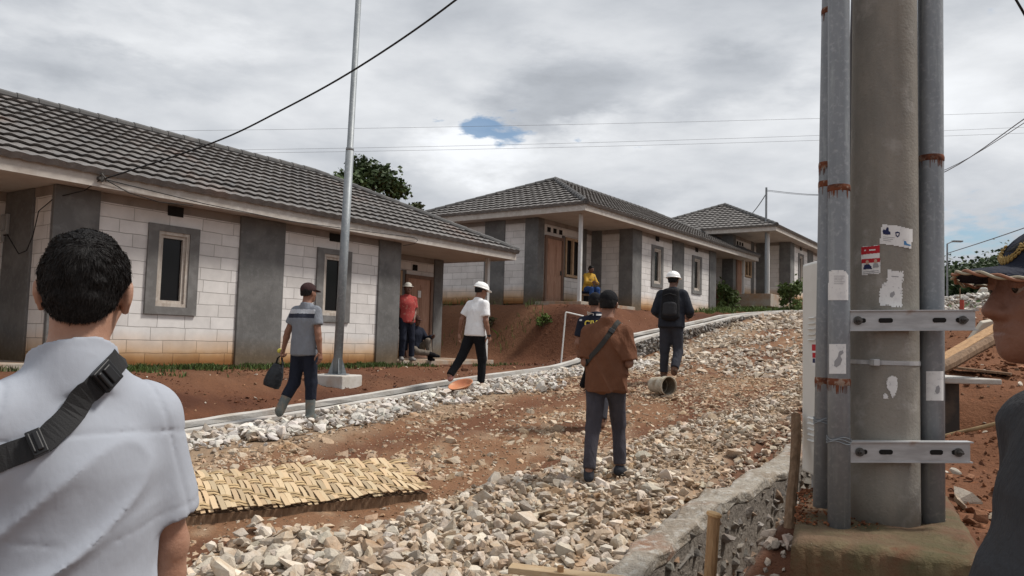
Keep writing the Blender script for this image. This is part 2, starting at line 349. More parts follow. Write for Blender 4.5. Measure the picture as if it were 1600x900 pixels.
def blob(px, py, wx, wy):              # 1 at the middle of a named cloud, 0 outside it (angles, in the sky itself)
    v = Vector(ray(px, py)).normalized()
    sv = nd.new('ShaderNodeVectorMath'); sv.operation = 'SUBTRACT'; L.new(wv2.outputs[0], sv.inputs[0]); sv.inputs[1].default_value = v
    ml = nd.new('ShaderNodeVectorMath'); ml.operation = 'MULTIPLY'; L.new(sv.outputs[0], ml.inputs[0])
    ml.inputs[1].default_value = (F / wx, F / wx, F / wy)
    ln = nd.new('ShaderNodeVectorMath'); ln.operation = 'LENGTH'; L.new(ml.outputs[0], ln.inputs[0])
    return wr(ln.outputs['Value'], 1.25, .25)
br_ = wm('ADD', wm('MULTIPLY', wr(big.outputs[0], .28, .72, 0, 1, False), .55), wm('MULTIPLY', wr(mid.outputs[0], .25, .75, 0, 1, False), .35))
br_ = wm('ADD', br_, wm('MULTIPLY', fine.outputs[0], .10))
for (px, py, wx, wy, amt) in [(890, 145, 140, 80, -.36), (1130, 120, 140, 65, -.28), (1040, 20, 420, 110, -.12), (330, 125, 150, 45, -.16), (90, 95, 120, 40, -.12), (560, 60, 230, 70, -.10),
                              (740, 240, 150, 40, .32), (960, 195, 60, 40, .22), (250, 60, 120, 50, .16), (1540, 120, 120, 110, .20), (390, 100, 130, 60, .10), (1060, 255, 320, 60, .08), (860, 290, 280, 40, .06), (60, 40, 110, 40, .12)]:
    br_ = wm('ADD', br_, wm('MULTIPLY', blob(px, py, wx, wy), amt))
lum = wr(br_, .10, 1.0, 2.1, 5.7, False)
ccol = nd.new('ShaderNodeMix'); ccol.data_type = 'RGBA'; L.new(wr(br_, .2, .8), ccol.inputs[0])
ccol.inputs[6].default_value = (.90, .955, 1.04, 1); ccol.inputs[7].default_value = (.96, .985, 1.02, 1)
cs = nd.new('ShaderNodeVectorMath'); cs.operation = 'SCALE'; L.new(ccol.outputs[2], cs.inputs[0]); L.new(lum, cs.inputs['Scale'])
hole = None
for (px, py, wx, wy, a) in [(800, 207, 98, 34, 1.), (675, 182, 40, 14, .7), (960, 215, 40, 13, .7), (1510, 30, 50, 30, .45), (1560, 350, 110, 60, .7), (1500, 385, 90, 45, .6), (1575, 270, 80, 16, .6)]:
    b = wm('MULTIPLY', blob(px, py, wx, wy), a); hole = b if hole is None else wm('MAXIMUM', hole, b)
cover = wr(wm('ADD', wm('MULTIPLY', hole, 1.1), wm('MULTIPLY', wm('SUBTRACT', wm('ADD', wm('MULTIPLY', mid.outputs[0], .5), wm('MULTIPLY', fine.outputs[0], .5)), .5), 3.2)), .45, 1.05, 1., .15)
mxs = nd.new('ShaderNodeMix'); mxs.data_type = 'RGBA'; L.new(cover, mxs.inputs[0])
sk2 = nd.new('ShaderNodeVectorMath'); sk2.operation = 'MULTIPLY'; sk2.inputs[1].default_value = (.42, .52, .60); L.new(sky.outputs[0], sk2.inputs[0]); L.new(sk2.outputs[0], mxs.inputs[6]); L.new(cs.outputs[0], mxs.inputs[7]); L.new(mxs.outputs[2], bg.inputs[0])
sun = bpy.data.objects.new('sun', bpy.data.lights.new('sun', 'SUN')); col.objects.link(sun)
sun.data.energy = 2.1; sun.data.angle = R(10); sun.data.color = (1, .95, .88)
sd = Vector((math.sin(SUN_AZ) * math.cos(SUN_EL), math.cos(SUN_AZ) * math.cos(SUN_EL), math.sin(SUN_EL)))
sun.rotation_euler = sd.to_track_quat('Z', 'Y').to_euler()
sc.view_settings.view_transform = 'Standard'; sc.view_settings.look = 'None'; sc.view_settings.exposure = EXPOSURE
sc.view_settings.gamma = 1; sc.view_settings.use_curve_mapping = False
# ------------------------------------------------------------------ ground sheet
fine_a = np.radians(np.arange(-43, 43.01, .19)); rest = np.radians(np.arange(47, 314, 4.))
ang = np.concatenate([fine_a, rest]); na = len(ang)
rad = [.5]
while rad[-1] < 75: rad.append(rad[-1] * 1.0145)
while rad[-1] < 7500: rad.append(rad[-1] * 1.11)
rad = np.array(rad); nr = len(rad)
RR, AA = np.meshgrid(rad, ang, indexing='ij'); X, Y = RR * np.sin(AA), RR * np.cos(AA); Z = zt(X, Y)
V = np.stack([X.ravel(), Y.ravel(), Z.ravel()], 1); V = np.concatenate([V, [[0, 0, -1.55]]])
i, j = np.meshgrid(np.arange(nr - 1), np.arange(na), indexing='ij'); j2 = (j + 1) % na
Q = np.stack([i*na+j, i*na+j2, (i+1)*na+j2, (i+1)*na+j], -1).reshape(-1, 4)[:, ::-1]
me = raw_mesh('ground', V, Q)
S_, N_ = sn(V[:, 0], V[:, 1])
def lerp(a, b, t): return a * (1 - t[:, None]) + np.array(b) * t[:, None]
nA, nB, nC = n2(V[:, 0], V[:, 1], .9, 4, 1.), n2(V[:, 0], V[:, 1], .25, 3, 8.), n2(V[:, 0], V[:, 1], 2.5, 3, 3.)
C = np.tile(np.array([.125, .054, .030]), (len(V), 1))
C = lerp(C, (.075, .031, .019), sstep(0, .8, nA)); C = lerp(C, (.175, .088, .05), sstep(.15, .9, nC) * .8)
road = sstep(4.0, 4.2, N_) * (1 - sstep(9.7, 9.95, N_))
dust = lerp(np.tile(np.array([.205, .110, .062]), (len(V), 1)), (.125, .056, .031), sstep(-.1, .7, nA + .5 * nC)); dust = lerp(dust, (.34, .25, .17), sstep(.2, .8, nB) * .6)
rb = 7.95 + .12 * (S_ + 5); nearw = 1 - sstep(2, 9, S_)
dust = lerp(dust, (.30, .225, .155), sstep(4.2, 4.5, N_) * (1 - sstep(5.2, 5.6, N_ + .4 * nA)) * .7); dust = lerp(dust, (.40, .31, .22), sstep(rb, rb + .5, N_ + .2 * nA) * .75 * nearw)
dust = lerp(dust, (.115, .047, .026), sstep(rb - .9, rb - .4, N_ + .25 * nA) * (1 - sstep(rb - .3, rb + .1, N_ + .25 * nA)) * .85 * sstep(-4, -2, S_))
dust = lerp(dust, (.115, .047, .026), sstep(9.25, 9.5, N_ + .2 * nA) * sstep(-3.2, -2, S_) * .9)
dust = lerp(dust, (.115, .047, .026), (1 - sstep(.0, .7, np.abs(N_ - 6.05 - .3 * nA))) * .8 * nearw)
C = C * (1 - road[:, None]) + dust * road[:, None]
C = lerp(C, (.30, .25, .20), sstep(10.05, 10.2, N_) * (1 - sstep(10.7, 10.85, N_)) * .7 * sstep(-7, -6, S_))
C = lerp(C, (.175, .078, .040), sstep(10.8, 11.2, N_) * sstep(-4.6, -4, S_) * (1 - sstep(8, 14, S_)) * .75)
C = lerp(C, (.24, .15, .095), sstep(-7, -8, S_) * .8)
hillw = sstep(80, 140, np.hypot(V[:, 0], V[:, 1])); C = lerp(C, (.05, .075, .03), hillw)
vcol(me, C)
mt['ground'] = M('red_soil', (.2, .09, .05), .95, attr='Col', var=[((.55, .5, .47), 40, .60, .75, (1, 1, 1), 'MULTIPLY'), ((1.5, 1.35, 1.2), 14, .58, .75, (1, 1, 1), 'MULTIPLY')], bump=[(9, .03), (40, .012), (130, .004)], spec=.15)
tag(link('ground', me, mt['ground'], smooth=True), kind='structure')
# ------------------------------------------------------------------ broken stone
def hulls(k, npts, flat=.75, seed=3):
    r = np.random.default_rng(seed); res = []
    for _ in range(k):
        bm = bmesh.new(); p = r.normal(size=(npts, 3)); p /= np.linalg.norm(p, axis=1)[:, None]
        p *= (.66 + .34 * r.random((npts, 1))) * np.array([1, .6 + .4 * r.random(), flat * (.6 + .4 * r.random())])
        for q in p: bm.verts.new(q)
        bmesh.ops.convex_hull(bm, input=list(bm.verts)); bmesh.ops.triangulate(bm, faces=bm.faces)
        lo = [v for v in bm.verts if not v.link_faces]; bmesh.ops.delete(bm, geom=lo, context='VERTS')
        bm.verts.index_update()
        res.append((np.array([v.co for v in bm.verts]), np.array([[v.index for v in f.verts] for f in bm.faces]))); bm.free()
    return res
ROCK_N, ROCK_F = hulls(40, 15), hulls(30, 11, seed=4)
def rocks(name, P, size, cols, m, near=None, squash=1., tilt=.5, parent=None):
    """P (n,3) centres, size (n,), cols (n,3): one mesh of n broken stones"""
    r = np.random.default_rng(21); VV, FF, CC = [], [], []; off = 0
    kind = r.integers(0, 30, len(P)); near = np.ones(len(P), bool) if near is None else near
    for isn in (True, False):
        for k in range(40 if isn else 30):
            idx = np.where((near == isn) & ((kind == k) | ((kind + 30 == k) & False) if not isn else (kind == k)))[0]
            if len(idx) == 0: continue
            v, f = (ROCK_N if isn else ROCK_F)[k]; m_ = len(idx)
            yaw = r.random(m_) * 6.283; tx = r.normal(size=m_) * tilt; ty = r.normal(size=m_) * tilt * .6
            def rot(a, i, j):
                T = np.tile(np.eye(3), (m_, 1, 1)); T[:, i, i] = np.cos(a); T[:, j, j] = np.cos(a); T[:, i, j] = -np.sin(a); T[:, j, i] = np.sin(a); return T
            T = rot(yaw, 0, 1) @ rot(tx, 1, 2) @ rot(ty, 0, 2)
            sc3 = size[idx][:, None] * (1 + .22 * r.normal(size=(m_, 3))).clip(.6, 1.5) * np.array([1, 1, squash])
            q = np.einsum('mij,mkj->mki', T, v[None] * sc3[:, None, :]) + P[idx][:, None, :]
            VV.append(q.reshape(-1, 3)); nv = len(v)
            FF.append((f[None] + (np.arange(m_) * nv)[:, None, None]).reshape(-1, 3) + off); off += m_ * nv
            CC.append(np.repeat(cols[idx], nv, 0))
    me = raw_mesh(name, np.concatenate(VV), np.concatenate(FF)); vcol(me, np.concatenate(CC))
    return link(name, me, m, parent)
mt['stone'] = M('broken_limestone', (.4, .36, .3), .92, attr='Col', var=[((.77, .64, .51), 4.5, .48, .68, (1, 1, 1), 'MULTIPLY'), ((1.22, 1.2, 1.18), 30, .52, .7, (1, 1, 1), 'MULTIPLY')], bump=[(45, .008), (140, .003)], spec=.2)
def palette(n, base, var=.16, warm=None, r=np.random.default_rng(8)):
    b = np.array(base)[None] * (1 + var * r.normal(size=(n, 1))).clip(.45, 1.5)
    b = b * (1 + .012 * r.normal(size=(n, 3)))
    if warm is not None: t = r.random((n, 1)) < warm[0]; b = np.where(t, np.array(warm[1])[None] * (1 + .15 * r.normal(size=(n, 1))).clip(.5, 1.5), b)
    return b.clip(.02, .8)
def scatter():
    r = np.random.default_rng(77); P, Sz, Cl, Nr = [], [], [], []
    def put(s, n, size, cols, sink, pile=0.):
        p = H0[None] + s[:, None] * U[None] + n[:, None] * NN[None]
        a = np.degrees(np.arctan2(p[:, 0], p[:, 1])); k = (np.abs(a) < 44) & (p[:, 1] > 3.2)
        s, n, size, cols, p = s[k], n[k], size[k], cols[k], p[k]
        z = zt(p[:, 0], p[:, 1]) + size * sink * (1 + .5 * r.normal(size=len(s))) + pile * r.random(len(s))
        P.append(np.column_stack([p, z])); Sz.append(size); Cl.append(cols); Nr.append(np.hypot(p[:, 0], p[:, 1]) < 11)
    def uni(n_, s0, s1, n0, n1): return s0 + (s1 - s0) * r.random(n_), n0 + (n1 - n0) * r.random(n_)
    wob = lambda s, n, z: n2(*(H0[:, None] + s[None] * U[:, None] + n[None] * NN[:, None]), .9, 3, z)
    # pale band along the channel
    s, n = uni(4600, -7, 6, 4.24, 6.1); k = n < 5.35 + .05 * s.clip(-5, 3) + wob(s, n, 2.) * .3; s, n = s[k], n[k]
    put(s, n, (.058 * np.exp(.34 * r.normal(size=len(s)))).clip(.025, .12), palette(len(s), (.56, .525, .48), .12, (.08, (.30, .26, .22))), .15, .05)
    s, n = uni(1700, -7, 6, 4.14, 6.0); k = n < 5.4 + wob(s, n, 2.) * .3; s, n = s[k], n[k]
    put(s, n, .03 * np.exp(.3 * r.normal(size=len(s))), palette(len(s), (.46, .42, .37), .2), .5)
    # trodden middle: small half-buried tan stones
    s, n = uni(24000, -8, 5, 5.2, 8.9); d = wob(s, n, 7.); k = (d > -.12 - .3 * (s > 1)) | (r.random(len(s)) < .25); k &= ~((np.abs(n - 6.0 - .3 * d) < .35) & (r.random(len(s)) < .75) & (s < 1)); s, n = s[k], n[k]
    put(s, n, (.034 * np.exp(.5 * r.normal(size=len(s)))).clip(.014, .095), palette(len(s), (.40, .295, .205), .15, (.25, (.47, .39, .30))), -.22)
    s, n = uni(9000, -8, 6, 5.2, 9.6)
    put(s, n, (.012 * np.exp(.35 * r.normal(size=len(s)))), palette(len(s), (.33, .225, .145), .25, (.2, (.40, .34, .27))), .3)
    # big stones of the right-hand band
    s, n = uni(8600, -8, 8, 7.3, 9.86); rb_ = 7.95 + .12 * (s + 5) + wob(s, n, 5.) * .3; k = n > rb_ + .45 * (r.random(len(s)) ** 2 - .35); k &= ~((n > 9.3 + .25 * wob(s, n, 4.)) & (s > -3) & (r.random(len(s)) < .8)); s, n = s[k], n[k]
    put(s, n, ((.033 + .015 * (1 - sstep(-5, -2, s))) * np.exp(.46 * r.normal(size=len(s)))).clip(.015, .125), palette(len(s), (.52, .46, .385), .15, (.25, (.39, .30, .22))), -.05, .05)
    s, n = uni(9400, -8, 8, 7.5, 9.85); rb_ = 7.95 + .12 * (s + 5) + wob(s, n, 5.) * .3; k = n > rb_; s, n = s[k], n[k]
    put(s, n, .028 * np.exp(.35 * r.normal(size=len(s))), palette(len(s), (.44, .36, .28), .2), .4, .03)
    # the near end of the heap at the foot of the picture
    s, n = uni(700, -8, -5.2, 6.6, 8.2); k = n > 7.35 - .35 * (s + 6) ; s, n = s[k], n[k]
    put(s, n, (.06 * np.exp(.3 * r.normal(size=len(s)))).clip(.03, .12), palette(len(s), (.50, .44, .365), .15), .35, .05)
    # the road further up
    s, n = uni(9000, 4, 14, 4.2, 10.2); d = wob(s, n, 7.); k = (d > -.12) | (r.random(len(s)) < .25); s, n = s[k], n[k]
    put(s, n, (.050 * np.exp(.45 * r.normal(size=len(s)))).clip(.02, .13), palette(len(s), (.46, .385, .305), .2, (.4, (.54, .485, .415))), .2)
    s, n = uni(13000, 13, 36, 4.3, 11.); d = wob(s, n * .6, 3.); k = (d > -.15 - (s > 20)) | (r.random(len(s)) < .3); s, n = s[k], n[k]
    g = sstep(17, 22, s)[:, None]
    put(s, n, (.075 * np.exp(.4 * r.normal(size=len(s)))).clip(.03, .17), palette(len(s), (.48, .405, .325), .2, (.4, (.55, .49, .425))) * (1 - g) + palette(len(s), (.42, .39, .355), .2) * g, .25)
    # loose stones on the bank and the soil by the houses, and right of the wall
    s, n = uni(11000, -7, 14, .6, 3.42); k = wob(s, n, 12.) > -.1; s, n = s[k], n[k]
    put(s, n, .012 * np.exp(.55 * r.normal(size=len(s))), palette(len(s), (.125, .055, .031), .3), .1)
    s, n = uni(500, -7, 8, 9.72, 9.98)
    put(s, n, .016 * np.exp(.5 * r.normal(size=len(s))), palette(len(s), (.42, .34, .26), .2), .2, .03)
    s, n = uni(420, -6, 12, 1.2, 3.3)
    put(s, n, .018 * np.exp(.5 * r.normal(size=len(s))), palette(len(s), (.30, .18, .11), .3, (.12, (.5, .45, .38))), .2)
    s, n = uni(1500, -6.5, 3, 10.12, 11.0)
    put(s, n, .035 * np.exp(.4 * r.normal(size=len(s))), palette(len(s), (.38, .32, .27), .25), .3)
    s, n = uni(9000, -4.4, 5, 10.9, 15); k = wob(s, n, 14.) > -.2; s, n = s[k], n[k]
    put(s, n, .017 * np.exp(.6 * r.normal(size=len(s))), palette(len(s), (.165, .072, .037), .3), .1)
    s, n = uni(700, -6.5, 8, 9.8, 10.06)
    put(s, n, .022 * np.exp(.45 * r.normal(size=len(s))), palette(len(s), (.42, .36, .29), .2), -.1)
    s, n = uni(2400, -4.4, 14, 10.9, 16)
    put(s, n, .03 * np.exp(.55 * r.normal(size=len(s))), palette(len(s), (.24, .12, .07), .3, (.22, (.42, .37, .31))), .25)
    return [np.concatenate(q) for q in (P, Sz, Cl, Nr)]
P_, Sz_, Cl_, Nr_ = scatter()
k = ~((P_[:, 0] > -2.75) & (P_[:, 0] < -.45) & (np.abs(P_[:, 1] - (6.2 + (P_[:, 0] + 2.5) * .5)) < .45) & (Sz_ > .03))      # nothing big under the mat
tag(rocks('road_rubble', P_[k], Sz_[k], Cl_[k], mt['stone'], Nr_[k]), 'loose broken stone strewn over the unpaved road', 'rubble', kind='stuff')
# a white heap of stone up the slope behind the pole
r_ = np.random.default_rng(5); hc = at(1560, 474, 34); q = r_.random((1500, 2)) * 2 - 1
q = q[(q ** 2).sum(1) < 1]; hz = .95 * (1 - (q ** 2).sum(1)) ** .8
hp_ = np.column_stack([hc.x + q[:, 0] * 4.2, hc.y + q[:, 1] * 2.6, hc.z - .55 + hz])
tag(rocks('stone_heap', hp_, .13 * np.exp(.3 * r_.normal(size=len(q))), palette(len(q), (.50, .48, .45), .15), mt['stone'], np.zeros(len(q), bool)), 'pale heap of broken stone on the rise behind the utility pole', 'stone heap', kind='stuff')
# ------------------------------------------------------------------ channel along the road, dry-stone wall
def strip(name, ss, n0, n1, ztop, zbot, m, parent, bevel=0, rag=.0, seed=1):
    r = np.random.default_rng(seed); vs, fs = [], []
    for i, s in enumerate(ss):
        j = rag * r.normal(size=4)
        for k, (n, z) in enumerate(((n0, zbot(s)), (n0, ztop(s)), (n1, ztop(s)), (n1, zbot(s)))):
            p = xy(s, n + j[k] * (1 if k in (1, 2) else 0)); vs.append((p[0], p[1], z + (j[(k + 1) % 4] * .5 if k in (1, 2) else 0)))
        if i: b = 4 * i; fs += [(b-4+k, b-4+(k+1) % 4, b+(k+1) % 4, b+k) for k in range(4)]
    fs += [(0, 1, 2, 3), tuple(len(vs) - 4 + k for k in (3, 2, 1, 0))]
    return MB().add(vs, fs).build(name, m, parent, bevel=bevel)
ch = empty('drainage_channel', (*xy(-8, 3.8), kerb_z(-8)), 0, 'long open concrete drainage channel with two pale kerbs along the road edge', 'drain')
ss = np.concatenate([np.arange(-9, 12, .35), np.arange(12, 48, .7)])
lowz = lambda d: (lambda s: float(kerb_z(s)) - d)
def to_child(o, p):                    # keep the world place under a parent that has been moved
    bpy.context.view_layer.update(); o.parent = p; o.matrix_parent_inverse = p.matrix_world.inverted(); return o
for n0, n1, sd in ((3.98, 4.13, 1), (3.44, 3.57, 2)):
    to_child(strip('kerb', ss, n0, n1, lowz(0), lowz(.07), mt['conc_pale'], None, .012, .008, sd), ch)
    to_child(strip('channel_side', ss, n0 + .004, n1 - .004, lowz(.071), lowz(.62), mt['channel'], None, 0, 0, sd), ch)  # kerb sides coloured dark for the shade and wet below the tops
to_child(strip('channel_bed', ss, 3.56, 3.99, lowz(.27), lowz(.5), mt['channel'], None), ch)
# rough stone facing under the kerb where the road lies lower
r_ = np.random.default_rng(31); fs_ = 5.6 + 15 * r_.random(1500); fz = r_.random(1500)
kz_ = kerb_z(fs_); p_ = H0[None] + fs_[:, None] * U + (4.13 + .02 * r_.normal(size=1500))[:, None] * NN
gz_ = zt(p_[:, 0] + .1, p_[:, 1]); zz = gz_ + (kz_ - .06 - gz_) * fz; k = (kz_ - gz_) > .14
to_child(rocks('stone_facing', np.column_stack([p_, zz])[k], .05 * np.exp(.3 * r_.normal(size=k.sum())), palette(k.sum(), (.26, .245, .23), .25), mt['stone'], None, 1., .9), ch)
wl = empty('retaining_wall', (*xy(-4, 9.9), float(ip(-4, WT_S, WT_Z)) - .6), 0, 'low rough stone retaining wall with a mortar top beside the ditch', 'wall')
ws = np.arange(-6.4, 24, .16)
wtop = lambda s: float(ip(s, WT_S, WT_Z)) + .020 * math.sin(s * 5.1) + .014 * math.sin(s * 11.7) + .01 * math.sin(s * 23.)
mt['mortar'] = M('wall_mortar', (.31, .275, .23), .95, var=[((.22, .175, .13), 3, .42, .65), ((.23, .11, .06), 1.7, .56, .74), ((.48, .46, .42), 18, .5, .75)], bump=[(14, .03), (60, .008)])
mt['wall_core'] = M('wall_core', (.19, .165, .14), .95, bump=[(16, .03)])
to_child(strip('wall_top', ws, 9.85, 10.09, wtop, lambda s: wtop(s) - .09, mt['mortar'], None, .02, .022, 6), wl)
to_child(strip('wall_core', ws, 9.76, 10.082, lambda s: wtop(s) - .092, lambda s: wtop(s) - .85, mt['wall_core'], None), wl)
r_ = np.random.default_rng(41); nst = 2600; s_ = -6.4 + 14 * r_.random(nst) ** 1.25; dz = .06 + .72 * r_.random(nst)
p_ = H0[None] + s_[:, None] * U + (10.035 + .010 * r_.normal(size=nst))[:, None] * NN
zz = np.array([wtop(a) for a in s_]) - dz
to_child(rocks('wall_stones', np.column_stack([p_, zz]), (.062 * np.exp(.38 * r_.normal(size=nst))).clip(.03, .13), palette(nst, (.215, .195, .175), .26, (.2, (.26, .19, .14))), mt['stone'], None, 1., .5), wl)
# ------------------------------------------------------------------ twin houses
ZS, ZF = 2.70, 2.90                    # soffit and top of the fascia
EX, EY0, EY1, RX, RY, RZ = 7.67, -.49, 6.65, 3.81, 3.08, 4.63
def tile_slope(mb, e0, e1, r0, r1, rows=12, wave=.245):
    """pressed roof tiles between an eave e0-e1 and a ridge r0-r1 (all in house space)"""
    e0, e1, r0, r1 = map(Vector, (e0, e1, r0, r1)); a = (e1 - e0).normalized(); Lg = (e1 - e0).length
    t0, t1 = (r0 - e0).dot(a), (r1 - e0).dot(a); up = (r0 - e0) - a * t0; hl = up.length; up.normalize(); nrm = a.cross(up).normalized()
    if nrm.z < 0: nrm = -nrm
    stp = wave / 6; ks = np.arange(0, Lg + stp, stp)
    wv = lambda x: .0075 * math.sin(2 * math.pi * x / wave) + .002 * math.sin(4 * math.pi * x / wave + .8)
    rr = random.Random(int(Lg * 1000))
    vs, fs = [], []
    for i in range(rows):
        b0, b1 = hl * i / rows - (.03 if i == 0 else 0.012), hl * (i + 1) / rows
        jit = rr.uniform(-.006, .006)
        for qi, (b, h) in enumerate(((b0 + (.05 if i else .004), .004 if i else -.035), (b0, .058 + jit), (b1 + .012, .010))):
            lo, hi = t0 * max(b, 0) / hl, Lg + (t1 - Lg) * max(b, 0) / hl
            for x in ks:
                c = min(max(x, lo), hi)
                vs.append(e0 + a * c + up * (b + ((.020 if i else .005) * math.sin(2 * math.pi * c / wave + .6) if qi == 1 else 0)) + nrm * (h + wv(c) + .004 * rr.random()))
    n = len(ks)
    for i in range(rows * 3 - 1):
        if i % 3 == 2: continue
        for k in range(n - 1):
            q = (i*n+k, i*n+k+1, (i+1)*n+k+1, (i+1)*n+k)
            if (vs[q[0]] - vs[q[1]]).length < 1e-5 and (vs[q[2]] - vs[q[3]]).length < 1e-5: continue
            fs.append(q)
    mb.add(vs, fs)
def caps(mb, p, q, r=.085, L_=.36):
    p, q = Vector(p), Vector(q); d = q - p; n = max(1, int(d.length / L_)); d /= n
    for i in range(n): mb.tube([p + d * i, p + d * (i + 1.06)], r * 1.08, 10, True, r2=r * .92)
_hmesh = {}
def house(k, b, x, y, z, label, tile, ret_left):
    t = empty('twin_house', (x, y, z), math.pi / 2 - b, label, 'house', 'unfinished twin houses along the road')
    def part(name, fn, m, parent=t, bevel=0, smooth=False, key=None):
        key = key or name
        if key in _hmesh and _hmesh[key] is not None:
            o = bpy.data.objects.new(name, _hmesh[key][0]); col.objects.link(o); o.parent = parent
            if bevel:
                md = o.modifiers.new('bevel', 'BEVEL'); md.width = bevel; md.segments = 2; md.limit_method = 'ANGLE'
            if o.material_slots and m is not None and o.data.materials[0] != m:
                o.material_slots[0].link = 'OBJECT'; o.material_slots[0].material = m
            return o
        mb = MB(); fn(mb); o = mb.build(name, m, parent, smooth, bevel); _hmesh[key] = (o.data,); return o
    # walls of light block
    def wall(mb):
        B = mb.box
        for s in (-1, 1):                          # facade panels with their window openings
            for (x0, x1, z0, z1) in ((.5, 1.36, 0, 2.55), (2.21, 3.06, 0, 2.55), (1.36, 2.21, 0, .88), (1.36, 2.21, 2.29, 2.50), (1.36, 1.64, 2.50, 2.55)):
                a, c = sorted((s * x0, s * x1)); B((a, 0, z0), (c, .14, z1))
            a, c = sorted((s * 1.92, s * 2.21)); B((a, 0, 2.5), (c, .14, 2.55))
            # wall beside the porch, wall behind it, end wall
            a, c = sorted((s * 3.55, s * 3.70))
            B((a, .14, 0), (c, 1.16, 2.55))
            for (x0, x1, z0, z1) in ((3.55, 4.5, 0, 2.55), (4.5, 5.62, 0, .95), (4.5, 5.62, 2.29, 2.55), (5.62, 6.66, 2.2, 2.55), (6.66, 6.8, 0, 2.55)):
                p, q = sorted((s * x0, s * x1)); B((p, 1.56, z0), (q, 1.70, z1))
            p, q = sorted((s * 6.94, s * 7.08)); B((p, 2.02, 0), (q, 2.82, 2.55)); B((p, 3.63, 0), (q, 6.2, 2.55))
        B((-7.0, 6.06, 0), (7.0, 6.2, 2.55))
    part('wall', wall, mt['block'])
    def beam(mb):
        mb.box((-3.72, .01, 2.55), (3.72, .17, ZS - .004))
        for s in (-1, 1):
            p, q = sorted((s * 3.53, s * 3.715)); mb.box((p, .172, 2.55), (q, 1.55, ZS - .004))
            p, q = sorted((s * 3.717, s * 7.06)); mb.box((p, 1.552, 2.552), (q, 1.72, ZS - .004))
            p, q = sorted((s * 6.93, s * 7.09)); mb.box((p, 1.722, 2.551), (q, 6.2, ZS - .004))
    part('ring_beam', beam, mt['beam'])
    # plastered piers, each its own piece
    def pier(x0, x1, y0, y1, key): part('plaster_pier', lambda mb: mb.box((x0, y0, -.12), (x1, y1, ZS - .006)), mt['plaster'], key=key, bevel=.012)
    pier(-.5, .5, -.045, .16, 'pc')
    for s in (-1, 1):
        n = '%+d' % s
        p, q = sorted((s * 3.06, s * 3.745)); pier(p, q, -.045, (.47 if (s > 0 or ret_left) else .03), 'pf' + n + str(ret_left))
        p, q = sorted((s * 3.50, s * 3.74)); pier(p, q, (1.16 if (s > 0 or ret_left) else .64), 1.75, 'pb' + n + str(ret_left))
        p, q = sorted((s * 6.76, s * 7.12)); pier(p, q, 1.515, 2.02, 'pe' + n)
        p, q = sorted((s * 6.90, s * 7.12)); pier(p, q, 2.82, 3.63, 'pg' + n)
        p, q = sorted((s * 4.1, s * 4.5)); pier(p, q, 1.53, 1.69, 'pw' + n)
        p, q = sorted((s * 5.5, s * 5.66)); part('plaster_pier', lambda mb: mb.box((p, 1.53, 0), (q, 1.69, 2.3)), mt['plaster'], key='pd' + n, bevel=.01)
    # windows
    for s in (-1, 1):
        n = '%+d' % s; x0, x1 = sorted((s * 1.32, s * 2.25)); z0, z1 = .84, 2.33
        def sur(mb, x0=x0, x1=x1):
            for a, c in (((x0, -.04, z0), (x1, .05, z0 + .13)), ((x0, -.04, z1 - .11), (x1, .05, z1)), ((x0, -.04, z0 + .13), (x0 + .18, .05, z1 - .11)), ((x1 - .18, -.04, z0 + .13), (x1, .05, z1 - .11))): mb.box(a, c)
        wd = part('window', sur, mt['surround'], key='wsur' + n)
        def fr(mb, a=x0 + .18, c=x1 - .18):
            d, e = z0 + .13, z1 - .11
            for y0, wdt, ins in ((-.018, .055, 0), (.012, .05, .055)):
                A, Cc, Dd, E_ = a + ins, c - ins, d + ins, e - ins
                mb.box((A, y0, Dd), (Cc, .09, Dd + wdt)); mb.box((A, y0, E_ - wdt), (Cc, .09, E_)); mb.box((A, y0, Dd + wdt), (A + wdt, .09, E_ - wdt)); mb.box((Cc - wdt, y0, Dd + wdt), (Cc, .09, E_ - wdt))
        part('frame', fr, mt['frame_wood'], wd, key='wfr' + n)
        part('pane', lambda mb, a=x0 + .28, c=x1 - .28: mb.box((a, .055, z0 + .23), (c, .066, z1 - .21)), mt['glass'], wd, key='wpa' + n)
        part('vent_opening', lambda mb, a=s * 1.78: mb.box((a - .14, .02, 2.5), (a + .14, .13, 2.55)) , mt['dark'], key='vo' + n)
        def vent(mb, a=s * 1.78):
            mb.box((a - .14, -.012, 2.495), (a + .14, .004, 2.66))
        part('vent', vent, mt['dark'], key='v' + n)
        # porch window
        a, c = sorted((s * 4.54, s * 5.48))
        def pf(mb, a=a, c=c):
            m_ = (a + c) / 2
            for q0, q1 in (((a, 1.5, .97), (c, 1.62, 1.05)), ((a, 1.5, 2.19), (c, 1.62, 2.27)), ((a, 1.5, 1.05), (a + .07, 1.62, 2.19)), ((c - .07, 1.5, 1.05), (c, 1.62, 2.19)), ((m_ - .05, 1.505, 1.05), (m_ + .05, 1.62, 2.19))): mb.box(q0, q1)
        wd = part('window', pf, mt['cut_frame'], key='pw_fr' + n)
        part('pane', lambda mb, a=a, c=c: mb.box((a + .07, 1.575, 1.05), (c - .07, 1.585, 2.19)), mt['glass'], wd, key='pw_pa' + n)
        # door
        a, c = sorted((s * 5.70, s * 6.60))
        def df(mb, a=a, c=c):
            mb.box((a - .09, 1.49, .05), (a, 1.64, 2.2)); mb.box((c, 1.49, .05), (c + .09, 1.64, 2.2)); mb.box((a, 1.492, 2.11), (c, 1.64, 2.2))
        part('door_frame', df, mt['door_frame'], key='dfr' + n)
